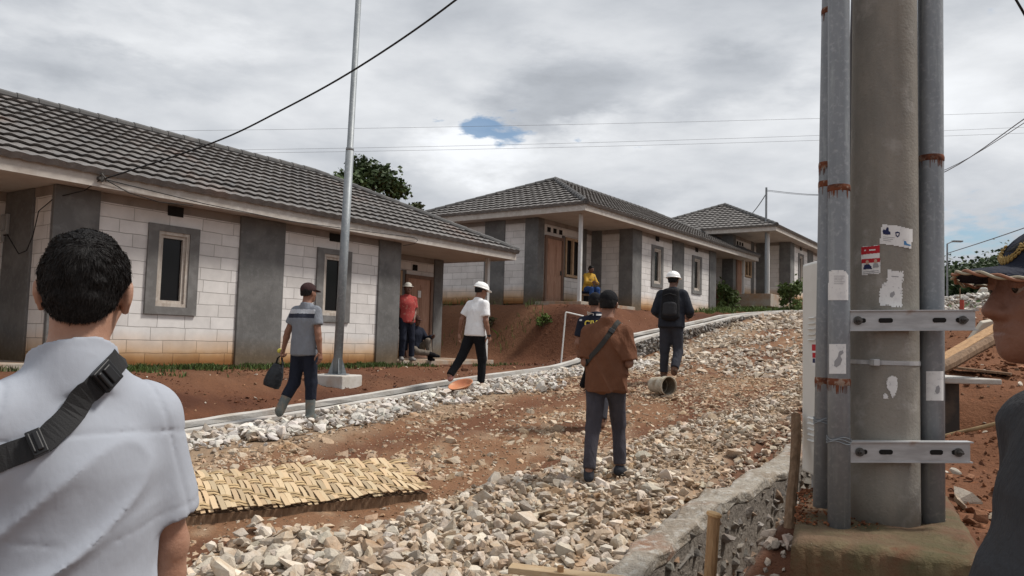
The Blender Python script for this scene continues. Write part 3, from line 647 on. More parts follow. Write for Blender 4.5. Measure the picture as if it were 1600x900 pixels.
        def dr(mb, a=a, c=c):
            mb.box((a, 1.53, .05), (c, 1.575, 2.11)); wdt = c - a
            for z0, z1 in ((.18, .78), (.92, 1.95)):
                for i in (0, 1):
                    u0 = a + .1 + i * (wdt - .1) / 2; u1 = u0 + (wdt - .3) / 2; mb.box((u0, 1.518, z0), (u1, 1.531, z1)); mb.box((u0 + .05, 1.508, z0 + .05), (u1 - .05, 1.519, z1 - .05))
        d = part('door', dr, mt['door'], key='dr' + n)
        part('handle', lambda mb, h=(a + .07 if s > 0 else c - .07): mb.box((h - .02, 1.48, .98), (h + .02, 1.53, 1.12)), mt['bolt'], d, key='dh' + n)
        if k == 1 and s > 0:
            part('door_notice', lambda mb, a=a, c=c: mb.box(((a + c) / 2 - .06, 1.498, 1.62), ((a + c) / 2 + .06, 1.507, 1.8)), mt['paper'], d, key='dn')
        for vx in (5.75, 6.1, 6.45) if k > 1 else (6.0,):
            part('vent', lambda mb, a=s * vx: mb.box((a - .09, 1.545, 2.32), (a + .09, 1.562, 2.47)), mt['dark'], key='pv%s%.2f' % (n, vx))
        # porch floor and post
        a, c = sorted((s * 3.72, s * 7.25))
        part('porch_floor', lambda mb, a=a, c=c: mb.box((a, -.16, -.5), (c, 1.5, .05)), mt['slab'], key='pfl' + n, bevel=.01)
        part('porch_post', lambda mb, a=s * 7.08: mb.box((a - .05, -.05, .05), (a + .05, .05, ZS)), mt['post'], key='pp' + n, bevel=.008)
    part('plinth', lambda mb: (mb.box((-3.7, .02, -.6), (3.7, .3, 0)), mb.box((-7.0, 1.58, -.6), (7.0, 6.1, 0))), mt['plinth'])
    # roof
    def soff(mb): mb.box((-EX + .03, EY0 + .03, ZS), (EX - .03, EY1 - .03, ZS + .03))
    part('soffit', soff, mt['soffit'])
    def fas(mb):
        mb.box((-EX, EY0, ZS - .02), (EX, EY0 + .028, ZF)); mb.box((-EX, EY1 - .028, ZS - .02), (EX, EY1, ZF))
        mb.box((-EX, EY0 + .028, ZS - .02), (-EX + .028, EY1 - .028, ZF)); mb.box((EX - .028, EY0 + .028, ZS - .02), (EX, EY1 - .028, ZF))
    part('fascia', fas, mt['fascia'])
    e = .045
    c = [(-EX - e, EY0 - e, ZF), (EX + e, EY0 - e, ZF), (EX + e, EY1 + e, ZF), (-EX - e, EY1 + e, ZF)]; r0, r1 = (-RX, RY, RZ), (RX, RY, RZ)
    def roof(mb):
        tile_slope(mb, c[0], c[1], r0, r1); tile_slope(mb, c[2], c[3], r1, r0); tile_slope(mb, c[1], c[2], r1, r1); tile_slope(mb, c[3], c[0], r0, r0)
    rf = part('roof', roof, tile, smooth=False)
    def rc_(mb):
        for p, q in ((c[0], r0), (c[1], r1), (c[2], r1), (c[3], r0), (r0, r1)): caps(mb, Vector(p) + Vector((0, 0, .035)), Vector(q) + Vector((0, 0, .035)))
    part('ridge_cap', rc_, mt['ridge'], rf, smooth=False)
    return t
mt['cut_frame'] = M('yellow_window_frame', (.44, .31, .20), .7, var=[((.33, .21, .13), 6, .45, .7)])
mt['plinth'] = M('stained_plinth', (.25, .165, .10), .95, var=[((.17, .085, .045), 2, .42, .65), ((.34, .27, .2), 5, .5, .75)], bump=[(14, .015)])
h1 = house(1, .6066, -4.6884, 14.5716, -.5674, 'nearest white block house with grey piers and grey tile roof, two men at its door', mt['tile'], False)
h2 = house(2, .6258, 6.1691, 29.1721, 1.1734, 'middle white block house on the red bank with a person in yellow on its porch', mt['tile_brown'], True)
h3 = house(3, .603, 14.993, 39.357, 2.254, 'farthest white block house behind the bushes at the top of the road', mt['tile_brown'], True)
def hw(h, X, Y, Z): bpy.context.view_layer.update(); return h.matrix_world @ Vector((X, Y, Z))
# things fixed to the first house: meter, service cable and its bracket
mb = MB(); mb.box((-3.79, 1.36, 2.02), (-3.742, 1.62, 2.34)); mb.box((-3.83, 1.40, 2.08), (-3.79, 1.58, 2.30)); mb.box((-3.80, 1.46, 1.9), (-3.76, 1.5, 2.02))
mt['meter'] = M('meter_plastic', (.30, .30, .295), .5)
mb.build('electric_meter', mt['meter'], h1, bevel=.006)
mb = MB(); mb.box((-3.38, -.56, 2.78), (-3.28, -.49, 2.82)); mb.tube([(-3.36, -.53, 2.82), (-3.36, -.6, 2.86), (-3.30, -.6, 2.80), (-3.27, -.55, 2.77)], .012, 6); mb.tube([(-3.33, -.55, 2.75), (-3.33, -.55, 2.88)], .02, 8)
mb.build('cable_bracket', mt['bolt'], h1)
mb = MB()
mb.tube([(-3.33, -.55, 2.8), (-3.45, -.3, 2.62), (-3.7, .05, 2.5), (-3.8, .3, 2.3), (-3.80, .42, 1.95), (-3.80, .6, 1.72), (-3.80, .85, 1.68), (-3.79, 1.1, 1.85), (-3.79, 1.3, 2.0), (-3.78, 1.45, 2.0)], .008, 6)
mb.tube([(-3.3, -.53, 2.80), (-1.6, -.535, 2.70), (.2, -.53, 2.66), (2.0, -.53, 2.72), (3.6, -.53, 2.78), (3.75, -.52, 2.74), (3.72, -.45, 2.66), (3.5, -.3, 2.6)], .007, 6)
mb.tube([(-3.3, -.55, 2.80), (-2.9, -.54, 2.66), (-2.4, -.53, 2.60), (-1.8, -.52, 2.64)], .007, 6)
mb.build('wall_cable', mt['cable'], h1)
# white panel and dark sack on the porch of the second house
mb = MB(); mb.prism([(-5.05 + .3 * (1 if a > 2 else -1) * 1, 0) for a in (1, 3)] + [(-4.75, .8), (-5.35, .8)], 1.42, 1.47); q = mb.build('leaning_board', mt['block'])
q.matrix_world = h2.matrix_world @ Matrix.Translation((.15, -.02, .05)); tag(q, 'white board leaning under the porch window of the middle house', 'board')
def onz(px, py, z): v = ray(px, py); return Vector(v * (z / v[2]))
# ------------------------------------------------------------------ steel lamp post by the channel
b = ground_at(524, 602); b.z -= .02
lp = empty('lamp_post', b, 0, 'tall galvanised lamp post on a square concrete block in front of the nearest house', 'lamp post')
mb = MB(); mb.box((-.31, -.30, -.15), (.31, .30, .19)); mb.build('concrete_base', mt['conc_pale'], lp, bevel=.02).rotation_euler = (0, 0, -.35)
tp = at(560, 0, b.y) - b; dr_ = tp.normalized(); q0 = Vector((.02, 0, .19)); dr_ = (tp - q0).normalized(); k6 = 3.62
mb = MB(); mb.tube([q0, q0 + dr_ * k6], .072, 10, r2=.066)
mb.build('lower_shaft', mt['galv'], lp, smooth=True)
mb = MB(); mb.tube([q0 + dr_ * k6, q0 + dr_ * (k6 + .05), q0 + dr_ * (k6 + .06), q0 + dr_ * 7.6], [.066, .064, .052, .045], 10); mb.build('upper_shaft', mt['galv'], lp, smooth=True)
mb = MB()
for a in range(4):
    Rz = Matrix.Translation(q0) @ Matrix.Rotation(a * math.pi / 2 + .4, 4, 'Z'); mb.prism([(.05, 0), (.15, 0), (.145, .02), (.07, .26), (.05, .26)], -.006, .006, M=Rz)
mb.box((-.15, -.14, .185), (.19, .14, .203)); mb.build('base_flange', mt['galv'], lp)
mb = MB(); e_ = q0 + dr_ * 7.6; mb.tube([e_, e_ + Vector((.3, .1, .35)), e_ + Vector((.9, .3, .5))], .03, 8); mb.build('lamp_arm', mt['galv'], lp)
mb = MB(); mb.box((.85, .2, 0), (1.45, .42, .07)); o = mb.build('lamp_head', mt['galv'], lp, bevel=.02); o.location = e_ + Vector((0, 0, .46))
# ------------------------------------------------------------------ utility pole group on its footing
ZB = -.885
pc = onz(1380, 812, ZB); PR = 52 / F * pc.y
tpole = at(1381.5, 0, pc.y); pdir = (tpole - pc).normalized()
up_ = empty('utility_pole', pc, 0, 'thick grey concrete utility pole with torn paper notices pasted on it', 'utility pole')
hgt = 7.2; tz = lambda z: PR * (1 - .034 * (z - pc.z))
mb = MB(); n_ = 30; mb.tube([Vector((0, 0, -.05)) + pdir * (hgt * i / n_) for i in range(n_ + 1)], [PR * (1 - .034 * hgt * i / n_) for i in range(n_ + 1)], 40)
mb.build('shaft', mt['conc_pole'], up_, smooth=True)
footing_poly = [onz(1236, 846, ZB), onz(1545, 878, ZB), onz(1505, 788, ZB) + Vector((.1, .35, 0)), onz(1252, 768, ZB)]
fo = empty('concrete_footing', footing_poly[0], 0, 'mossy concrete footing block under the utility pole', 'footing')
mb = MB(); r_ = random.Random(3); N = 26
def fq(u, v):
    p = (footing_poly[0] * (1-u) + footing_poly[1] * u) * (1-v) + (footing_poly[3] * (1-u) + footing_poly[2] * u) * v; return p
vs, fs = [], []
for iy in range(N + 1):
    for ix in range(N + 1):
        p = fq(ix / N, iy / N); e = min(ix, iy, N - ix, N - iy)
        z = .012 * float(n2(np.array([p.x]), np.array([p.y]), .12, 3)[0]) - (.022 if e == 0 else 0) + .035 * max(0, 1 - math.hypot(ix / N - .06, iy / N - .75) * 2.6) + .02 * max(0, 1 - math.hypot(ix / N - .95, iy / N - .4) * 4)
        vs.append(p + Vector((0, 0, z)) - footing_poly[0])
for iy in range(N):
    for ix in range(N): fs.append((iy*(N+1)+ix, iy*(N+1)+ix+1, (iy+1)*(N+1)+ix+1, (iy+1)*(N+1)+ix))
rim = [ix for ix in range(N+1)] + [iy*(N+1)+N for iy in range(1, N+1)] + [N*(N+1)+ix for ix in range(N-1, -1, -1)] + [iy*(N+1) for iy in range(N-1, 0, -1)]
b0 = len(vs)
for lv in (.2, .45, .95): vs += [vs[i] + Vector((.012 * r_.uniform(-1, 1), .012 * r_.uniform(-1, 1), -lv)) for i in rim]
m_ = len(rim); ringi = [rim] + [list(range(b0 + k * m_, b0 + (k + 1) * m_)) for k in range(3)]
for A, Bq in zip(ringi, ringi[1:]): fs += [(A[i], A[(i+1) % m_], Bq[(i+1) % m_], Bq[i]) for i in range(m_)]
mb.add(vs, fs).build('block', mt['conc_moss'], fo)
fo.children[0].data.polygons.foreach_set('use_smooth', [True] * len(fo.children[0].data.polygons))
r_ = np.random.default_rng(9); q = r_.random((420, 2)); q[:, 0] = q[:, 0] ** 2 * .5; q[:, 1] = .25 + .72 * q[:, 1]
pts = np.array([tuple(fq(a, c_) + Vector((0, 0, .012 + .03 * max(0, 1 - math.hypot(a - .06, c_ - .75) * 2.6)))) for a, c_ in q])
o = tag(rocks('loose_soil', pts, .009 * np.exp(.5 * r_.normal(size=420)), palette(420, (.19, .075, .036), .3), mt['stone'], np.zeros(420, bool)), 'crumbs of red soil on the concrete footing beside the pipes', 'soil', kind='stuff')
def conduit(pxb, pyb, d, pxt, wpx, label, rings, extra=()):
    p0 = at(pxb, pyb, d); p1 = at(pxt, 0, d + .02); r = wpx / 2 / F * d; dr = (p1 - p0)
    o = empty('steel_conduit', p0, 0, label, 'pipe', 'galvanised conduits strapped to the utility pole')
    mb = MB(); mb.tube([dr * t for t in np.linspace(0, 3.2, 9)], r, 24); mb.build('tube', mt['galv2'], o, smooth=True)
    for py in rings:
        t = (pyb - py) / pyb; mb = MB(); c0 = dr * t; u = dr.normalized(); rr = random.Random(py)
        mb.tube([c0 - u * .016, c0 - u * .012, c0 + u * .004, c0 + u * .014, c0 + u * .018], [r * 1.005, r * 1.05, r * 1.06, r * 1.03, r * 1.002], 24); mb.build('weld_joint', mt['rust'], o, smooth=True)
        mb = MB()
        for k in range(34):              # rust runs below the joint
            a = rr.uniform(0, 6.28); l_ = rr.uniform(.01, .05); s1 = u.orthogonal().normalized(); s2 = u.cross(s1); e1 = (s1 * math.cos(a) + s2 * math.sin(a)); t_ = u.cross(e1) * rr.uniform(.002, .006); bs_ = c0 + e1 * (r + .0012) - u * .01
            mb.add([bs_ - t_, bs_ + t_, bs_ + t_ * .3 - u * l_, bs_ - t_ * .3 - u * l_], [(0, 1, 2, 3)])
        mb.build('rust_run', mt['rust'], o, fix=False)
    return o, p0, dr, r
cA = conduit(1311, 828, 3.99, 1310.5, 33, 'front left grey steel conduit with a white paper stuck near its middle', (305, 605))
cB = conduit(1284.5, 792, 4.17, 1298, 27, 'rear left grey steel conduit between the white cabinet and its twin', (298, 602, 20, 268))
cC = conduit(1456, 829, 4.16, 1453.5, 37, 'right-hand grey steel conduit beside the concrete pole', (258,))
def cylhit(px, py, C, r):              # where the sight line meets an upright cylinder
    v = ray(px, py); a = v[0]**2 + v[1]**2; b = -(v[0]*C[0] + v[1]*C[1]); c = C[0]**2 + C[1]**2 - r*r
    D = b*b - a*c
    t = (-b - math.sqrt(max(D, 0))) / a; return Vector(v * t)
def inside(p, poly):
    x, y = p; c = False; j = len(poly) - 1
    for i in range(len(poly)):
        if (poly[i][1] > y) != (poly[j][1] > y) and x < (poly[j][0] - poly[i][0]) * (y - poly[i][1]) / (poly[j][1] - poly[i][1]) + poly[i][0]: c = not c
        j = i
    return c
def decal(name, poly, C, rf, m, parent, off=.0022, n=26, ragged=0.):
    """thin paper cut to an outline and pasted round the cylinder"""
    xs = [p[0] for p in poly]; ys = [p[1] for p in poly]; x0, x1, y0, y1 = min(xs), max(xs), min(ys), max(ys)
    mb = MB(); rr = random.Random(len(poly)); idx = {}
    def vid(i, j):
        if (i, j) not in idx:
            px, py = x0 + (x1 - x0) * i / n, y0 + (y1 - y0) * j / n
            c_, r_ = C(py), rf(py); idx[(i, j)] = len(mb.v); mb.v.append(tuple(cylhit(px, py, c_, r_ + off) - parent.location))
        return idx[(i, j)]
    for i in range(n):
        for j in range(n):
            px, py = x0 + (x1 - x0) * (i + .5) / n, y0 + (y1 - y0) * (j + .5) / n
            jx = ragged * rr.uniform(-1, 1)
            if inside((px + jx, py + jx), poly): mb.f.append((vid(i, j), vid(i, j+1), vid(i+1, j+1), vid(i+1, j))); mb.mi.append(0)
    return mb.build(name, m, parent, fix=False)
def quad(x0, y0, x1, y1, dx=0., dy=0.): return [(x0, y0), (x1, y0 + dy), (x1 + dx, y1 + dy), (x0 + dx, y1)]
def Cpole(py):
    z = at(1380, py, pc.y).z; p = pc + pdir * ((z - pc.z) / pdir.z); return (p.x, p.y)
def Rpole(py): return tz(at(1380, py, pc.y).z)
def Ccon(c): return (lambda py: (lambda q: (q.x, q.y))(c[1] + c[2] * ((828 - py) / 828))), (lambda py: c[3])
def pd(name, poly, m, off=.0022, **k): return decal(name, poly, Cpole, Rpole, m, up_, off, **k)
# notice with two portraits: red head and band, dark letters along the foot
pd('election_notice', quad(1345.5, 386, 1374.5, 430, 1.2, -3), mt['paper'])
pd('election_notice', quad(1345.6, 386.3, 1374.4, 398, .2, -3), mt['paper_red'], .0030)
pd('election_notice', quad(1346.2, 405, 1374.8, 411.5, .2, -2), mt['paper_red'], .0030)
pd('election_notice', [(1349, 421), (1350, 415), (1354, 412), (1358, 413), (1361, 416), (1362.5, 420)], mt['paper_navy'], .0036, n=14)
pd('election_notice', [(1353, 413), (1352.7, 408), (1355, 406), (1357.5, 408), (1357.3, 412.6)], mt['paper_skin'], .0038, n=10)
pd('election_notice', [(1364, 418.5), (1364.5, 412), (1368, 410.5), (1372, 412), (1373.5, 417.5)], mt['paper_grey'], .0036, n=14)
pd('election_notice', [(1366, 411), (1365.8, 406), (1368, 404.5), (1370.4, 406), (1370.2, 410.6)], mt['paper_skin'], .0038, n=10)
for i in range(2): pd('election_notice', quad(1348.6, 424.6 + 2.8 * i, 1373, 425.6 + 2.8 * i, 0, -2.4), mt['paper_grey'], .0030, n=16)
for x0, x1 in ((1350.5, 1353), (1358, 1368)): pd('election_notice', quad(x0, 391 - (x0 - 1346) * .1, x1, 393 - (x0 - 1346) * .1, 0, -.6), mt['paper'], .0036, n=8)
# landscape notice with two dark marks
pd('white_notice', [(1378, 350.5), (1402, 352.5), (1426, 358.5), (1424.5, 388.5), (1400, 384), (1374.5, 380.5)], mt['paper'])
pd('white_notice', [(1380, 366), (1379, 361), (1381, 358), (1383.4, 359.6), (1386, 354.6), (1388.4, 356), (1389, 362), (1391, 361), (1391.4, 366.4), (1385, 366.6)], mt['paper_navy'], .0030, n=22)
pd('white_notice', [(1399, 362.6), (1402.5, 361.8), (1406, 363), (1405.6, 368), (1402.6, 371), (1399.5, 368.4)], mt['paper_navy'], .0030, n=16)
pd('white_notice', [(1400.8, 364.4), (1404.2, 364.6), (1403.8, 367.6), (1402.4, 368.8), (1401, 367.4)], mt['paper'], .0036, n=10)
pd('white_notice', [(1412.5, 376), (1416, 377), (1417, 380.6), (1423, 382.4), (1422.6, 384.4), (1412.6, 382.4)], mt['paper_blue'], .0030, n=16)
for i in range(3): pd('white_notice', quad(1380, 369.6 + 2.6 * i, 1398 - 3 * i, 370.4 + 2.6 * i, 0, 1.6), mt['paper_grey'], .0030, n=16)
pd('torn_notice', [(1388, 421), (1396, 424), (1412, 424), (1411.5, 436), (1409, 440), (1409.5, 478), (1398, 480), (1388, 477), (1373.5, 477), (1374.5, 455), (1379, 444), (1386, 440)], mt['paper'], ragged=.8)
pd('torn_notice', [(1391, 458), (1397, 455), (1398.6, 460), (1394, 465), (1390.6, 464)], mt['paper_grey'], .0030, n=12)
pd('torn_notice', quad(1393, 431, 1404, 432.4, 0, .8), mt['paper_grey'], .0030, n=12)
pd('torn_scrap', [(1385, 597), (1389, 589), (1396, 587), (1402, 590), (1402.5, 604), (1399, 617), (1394, 622), (1391, 612), (1386, 606)], mt['paper'], ragged=.8)
pd('torn_scrap', [(1380, 617), (1383, 614.5), (1387, 617), (1388, 623.5), (1380, 623)], mt['paper'], ragged=.5, n=10)
def cd(c, name, poly, m, off=.002, **k): f, g = Ccon(c); return decal(name, poly, f, g, m, c[0], off, **k)
cd(cA, 'paper_notice', [(1295, 424), (1302, 422), (1320, 423), (1325.5, 429), (1325.4, 469), (1294, 469)], mt['paper'])
for i in range(5): cd(cA, 'paper_notice', quad(1303, 431 + 3 * i, 1320 - (i % 3) * 2, 431.8 + 3 * i), mt['paper_grey'], .0028, n=10)
cd(cA, 'paper_notice', quad(1295.5, 537.5, 1322, 584), mt['paper'])
cd(cA, 'paper_notice', [(1303, 572), (1304, 564), (1309, 558), (1311, 549), (1317, 547), (1318, 552), (1313, 556), (1316, 562), (1313, 570), (1307, 574)], mt['paper_grey'], .0028)
cd(cC, 'paper_notice', quad(1447, 580, 1474.3, 626), mt['paper'])
cd(cC, 'paper_notice', [(1461, 612), (1463, 604), (1467, 602), (1469, 607), (1468, 613), (1464, 616)], mt['paper_grey'], .0028)
# clamps, band and tie wire
def bracket(p0, p1, d, label):
    a, b = at(*p0, d), at(*p1, d); o = empty('steel_bracket', a, 0, label, 'bracket', 'slotted steel channels clamping the pole')
    L_ = (b - a).length; xa = (b - a).normalized(); T = Matrix((( xa.x, 0, 0, 0), (xa.y, 1, 0, 0), (xa.z, 0, 1, 0), (0, 0, 0, 1))); T[0][3] = T[1][3] = T[2][3] = 0
    h = .047; mb = MB()
    mb.box((0, 0, -h), (L_, .006, h), M=T); mb.box((-.002, -.012, h), (L_ + .012, .05, h + .006), M=T); mb.box((-.002, -.004, -h - .006), (L_ + .012, .05, -h), M=T)
    mb.build('channel', mt['galv_bright'], o)
    for f0, f1 in ((.07, .135), (.26, .345), (.68, .76), (.86, .93)):
        x0, x1 = f0 * L_, f1 * L_; mb = MB()
        mb.prism([(x0, -.012), (x1, -.012), (x1 + .008, -.006), (x1 + .008, .006), (x1, .012), (x0, .012), (x0 - .008, .006), (x0 - .008, -.006)], -.0025, .003, M=T)
        mb.build('slot', mt['dark'], o)
    for f in (.085, .90):
        mb = MB(); c = T @ Vector((f * L_, 0, 0)); mb.tube([c + Vector((0, -.003, 0)), c + Vector((0, -.008, 0))], .022, 16); mb.tube([c + Vector((0, -.008, 0)), c + Vector((0, -.02, 0))], .013, 6); mb.tube([c + Vector((0, -.02, 0)), c + Vector((0, -.045, 0))], .007, 8)
        mb.tube([c + Vector((0, .006, 0)), c + Vector((0, .5, 0))], .007, 8); mb.build('bolt', mt['bolt'], o)
    return o
mt['galv_bright'] = M('zinc_channel', (.44, .45, .46), .45, var=[((.33, .335, .34), 8, .42, .62, (.6, 3, 3)), ((.25, .16, .11), 5, .66, .8)], metal=.35, spec=.45)
dbr = pc.y - PR - .035
bracket((1323, 501), (1524, 500), dbr, 'upper slotted steel channel clamped across the concrete pole')
bracket((1327, 706), (1516, 707), dbr, 'lower slotted steel channel clamped across the concrete pole')
mb = MB()
for py, hh in ((566, .011),):
    c = Vector((*Cpole(py), at(1380, py, pc.y).z)) - pc; mb.tube([c + Vector((0, 0, -hh)), c + Vector((0, 0, hh))], tz(c.z + pc.z) + .003, 40, False)
o = mb.build('steel_band', mt['galv_bright'], up_); o.modifiers.new('thick', 'SOLIDIFY').thickness = .003
mb = MB(); q = Vector((*Cpole(566), at(1380, 566, pc.y).z)) - pc; mb.box((q.x - .135, q.y - PR - .006, q.z - .017), (q.x - .105, q.y - PR + .045, q.z + .017)); mb.build('band_clip', mt['galv_bright'], up_, bevel=.003)
rr = random.Random(2)
for c in (cA, cB):
    tw = MB(); path = []
    for k in range(3):
        cc = c[2] * ((828 - 690 - 3 * k) / 828); path += [cc + Vector(((c[3] + .004) * math.cos(a), (c[3] + .004) * math.sin(a), .008 * math.sin(3 * a + k))) for a in np.linspace(0, 6.1, 22)]
    tw.tube(path, .0025, 5); tw.build('tie_wire', mt['galv'], c[0])
# cable behind the right conduit
mb = MB(); mb.tube([at(1428, 700, 4.4), at(1431, 350, 4.38), at(1440, 60, 4.3), at(1446, -200, 4.3)], .018, 10); mb.tube([at(1331, 420, 4.5), at(1329, 200, 4.5), at(1330, 60, 4.45), at(1336, -150, 4.4)], .008, 8)
tag(mb.build('riser_cable', mt['wire'], smooth=True), 'dark cables running up behind the concrete pole', 'cable')
# ------------------------------------------------------------------ white cabinet behind the pole
fl, bl, frr = at(1291, 600, 4.62), at(1252.5, 600, 5.05), at(1441.5, 600, 4.62)
z0, z1 = at(1275, 746, 4.8).z, at(1252, 413, 5.05).z
ca = empty('electric_cabinet', (fl.x, fl.y, z0), 0, 'white metal electric cabinet with louvres standing behind the conduits', 'cabinet')
P2 = [Vector((q.x - fl.x, q.y - fl.y)) for q in (fl, bl, bl + (frr - fl), frr)]
mb = MB(); mb.prism([tuple(q) for q in P2], 0, z1 - z0, 'z'); mb.build('case', mt['cabinet'], ca, bevel=.018)
mb = MB(); cen = sum(P2, Vector((0, 0))) / 4; mb.prism([tuple(cen + (q - cen) * .82) for q in P2], -.17, 0, 'z'); mb.build('stand', mt['galv2'], ca)
e1 = (P2[1] - P2[0]); L1 = e1.length; e1n = e1.normalized(); nr_ = Vector((e1n.y, -e1n.x)); nr_ = nr_ if nr_.x < 0 else -nr_
for zz in (495, 652):
    zc = at(1266, zz, 4.85).z - z0
    for i in range(5):
        z = zc - .034 * i; p = P2[0] + e1 * .42; q = P2[0] + e1 * .68; mb = MB()
        A, B_ = (p + nr_ * .001), (q + nr_ * .001); C_, D_ = p + nr_ * .014, q + nr_ * .014
        mb.add([(A.x, A.y, z), (B_.x, B_.y, z), (D_.x, D_.y, z - .008), (C_.x, C_.y, z - .008), (A.x, A.y, z - .012), (B_.x, B_.y, z - .012)], [(0, 1, 2, 3), (3, 2, 5, 4), (0, 3, 4), (1, 5, 2)])
        mb.build('louvre', mt['cabinet'], ca)
def cabq(u0, u1, y0, y1, m, off):
    zc0, zc1 = at(1269, y0, 4.8).z - z0, at(1269, y1, 4.8).z - z0; p, q = P2[0] + e1 * u0 + nr_ * off, P2[0] + e1 * u1 + nr_ * off
    return MB().add([(p.x, p.y, zc0), (q.x, q.y, zc0), (q.x, q.y, zc1), (p.x, p.y, zc1)], [(0, 1, 2, 3)]).build('sticker', m, ca)
cabq(.36, .56, 537, 572, mt['paper'], .0015); cabq(.37, .55, 538, 548, mt['paper_red'], .0022); cabq(.40, .53, 551, 559, mt['paper_red'], .0022); cabq(.42, .52, 560, 567, mt['paper_navy'], .0022)
# ------------------------------------------------------------------ stakes, boards, mat and other things on the ground
def stick(name, pts, r, m, label, cat, group=None, seg=9, r2=None, wob=0.):
    rr = random.Random(len(label)); P = [Vector(q) for q in pts]; a, b = P[0], P[-1]; n = 7
    if len(P) == 2: P = [a.lerp(b, i / n) + Vector((rr.uniform(-wob, wob), rr.uniform(-wob, wob), 0)) for i in range(n + 1)]
    mb = MB(); mb.tube(P, [(r + ((r2 or r) - r) * i / (len(P) - 1)) * (1 + .06 * rr.uniform(-1, 1)) for i in range(len(P))], seg); o = mb.build(name, m)
    return tag(o, label, cat, group)
t0, t1 = at(1116, 803, 4.75), at(1108, 925, 4.72); st = empty('wooden_stake', t1, 0, 'thick round wooden stake with a hammered top before the stone wall', 'stake')
mb = MB(); mb.tube([t0 - t1 + (t1 - t0) * k for k in np.linspace(0, 1.5, 8)], [.036, .037, .036, .037, .036, .035, .034, .02], 11); mb.build('shaft', mt['stake'], st)
mb = MB(); c = t0 - t1; rr = random.Random(4); mb.lathe([(.0, .014), (.03, .012), (.046, .004), (.045, -.012), (.034, -.02)], 13, Matrix.Translation(c) @ Matrix.Rotation(.22, 4, 'Y')); mb.build('mushroomed_top', mt['cut_wood'], st)
t0 = at(1245, 648, 5.0); t1 = at(1229, 900, 4.55); stick('leaning_stake', [t0, t1 + (t1 - t0) * .25], .03, mt['wood_dark'], 'dark weathered stake leaning between the wall and the footing block', 'stake', r2=.034, wob=.006)
a, b = at(795, 888, 4.15), at(1000, 912, 4.0); xa = (b - a).normalized(); ya = Vector((0, 0, 1)).cross(xa); T = Matrix.Translation(a) @ Matrix((xa, ya, xa.cross(ya))).transposed().to_4x4()
mb = MB(); mb.box((0, -.02, -.022), (1.1, .075, .01), M=T); tag(mb.build('timber_board', mt['wood'], bevel=.003), 'pale sawn board lying level at the near end of the wall', 'board')
t0 = at(876, 884, 4.1); stick('board_peg', [t0, Vector((t0.x, t0.y, -1.7))], .017, mt['stake'], 'small wooden peg holding up the pale sawn board', 'stake')
# woven bamboo mat over a plank
c00, c10, c11, c01 = ground_at(262, 806, lift=.10), ground_at(668, 766, lift=.09), ground_at(626, 716, lift=.15), ground_at(262, 742, lift=.15)
mtl = (c10 - c00).length; mtd = (c01 - c00).length; rr = random.Random(12)
mat_o = bpy.data.objects.new('x', None)
def mp_(u, v, h=0.):
    p = c00.lerp(c10, u).lerp(c01.lerp(c11, u), v); sag = .012 * math.sin(u * 9 + v * 2) + .03 * math.sin(u * 3.1 + 1) * math.sin(v * 3.14) + .02 * max(0, .15 - v)
    return Vector((p.x, p.y, p.z + sag + h))
NS, NW = 46, 8; mb = MB(); colr = []
def over(i, j): return ((i // 2) + j) % 3 < 2
for i in range(NS):                    # strips across the mat
    u0 = (i + .5) / NS; hw_ = .40 / NS * rr.uniform(.8, 1.15); tone = rr.uniform(.72, 1.2); tint = rr.uniform(-.03, .03); ve = -.012 - .015 * rr.random() - (.05 * rr.random() if i % 6 in (0, 1) else 0); vt = 1.01 + .02 * rr.random()
    st_ = [ve] + [(j + .5) / NW for j in range(NW)] + [vt]; jl = rr.uniform(-.25, .25) / NS
    b = len(mb.v)
    for k, v in enumerate(st_):
        j = min(max(k - 1, 0), NW - 1); h = (.016 if over(i, j) else -.010) + rr.uniform(-.003, .004); sk = (v - .5) * -2.2 / NS + jl * (v * 2 - 1)
        for sgn in (-1, 1): mb.v.append(tuple(mp_(u0 + sk + sgn * hw_, v, h + (.003 if sgn > 0 else 0)))); colr.append((.51 * tone, (.38 + tint * .6) * tone, (.235 + tint * .6) * tone))
        if k: q = b + 2 * k; mb.f.append((q - 2, q - 1, q + 1, q)); mb.mi.append(0)
for j in range(NW):                    # strips along it
    for half in (0, 1):
        v0 = (j + .27 + .46 * half) / NW; hw_ = .15 / NW; tone = rr.uniform(.68, 1.05); b = len(mb.v)
        for k in range(NS + 2):
            u = -.01 if k == 0 else (1.02 if k == NS + 1 else (k - .5) / NS); i = min(max(k - 1, 0), NS - 1); h = (-.004 if over(i, j) else .012)
            for sgn in (-1, 1): mb.v.append(tuple(mp_(u, v0 + sgn * hw_, h))); colr.append((.52 * tone, .37 * tone, .20 * tone))
            if k: q = b + 2 * k; mb.f.append((q - 2, q - 1, q + 1, q)); mb.mi.append(0)
o = mb.build('bamboo_mat', mt['bamboo'], fix=False); vcol(o.data, np.array(colr)); o.modifiers.new('thick', 'SOLIDIFY').thickness = .004
tag(o, 'woven split bamboo mat lying on the stony road', 'mat')
a, b = mp_(-.02, .004, -.02), mp_(1.0, .004, -.02); xa = (b - a).normalized(); ya = Vector((0, 0, 1)).cross(xa); T = Matrix.Translation(a) @ Matrix((xa, ya, xa.cross(ya))).transposed().to_4x4()
mb = MB(); Lb = (b - a).length; n = 16
for i in range(n): mb.box((Lb * i / n, 0, -.09 + .012 * math.sin(i * .9)), (Lb * (i + 1) / n + .002, .16, -.012 + .006 * math.sin(i * .7)), M=T)
tag(mb.build('timber_plank', mt['wood_dark']), 'dark weathered timber propping up the front edge of the bamboo mat', 'plank')
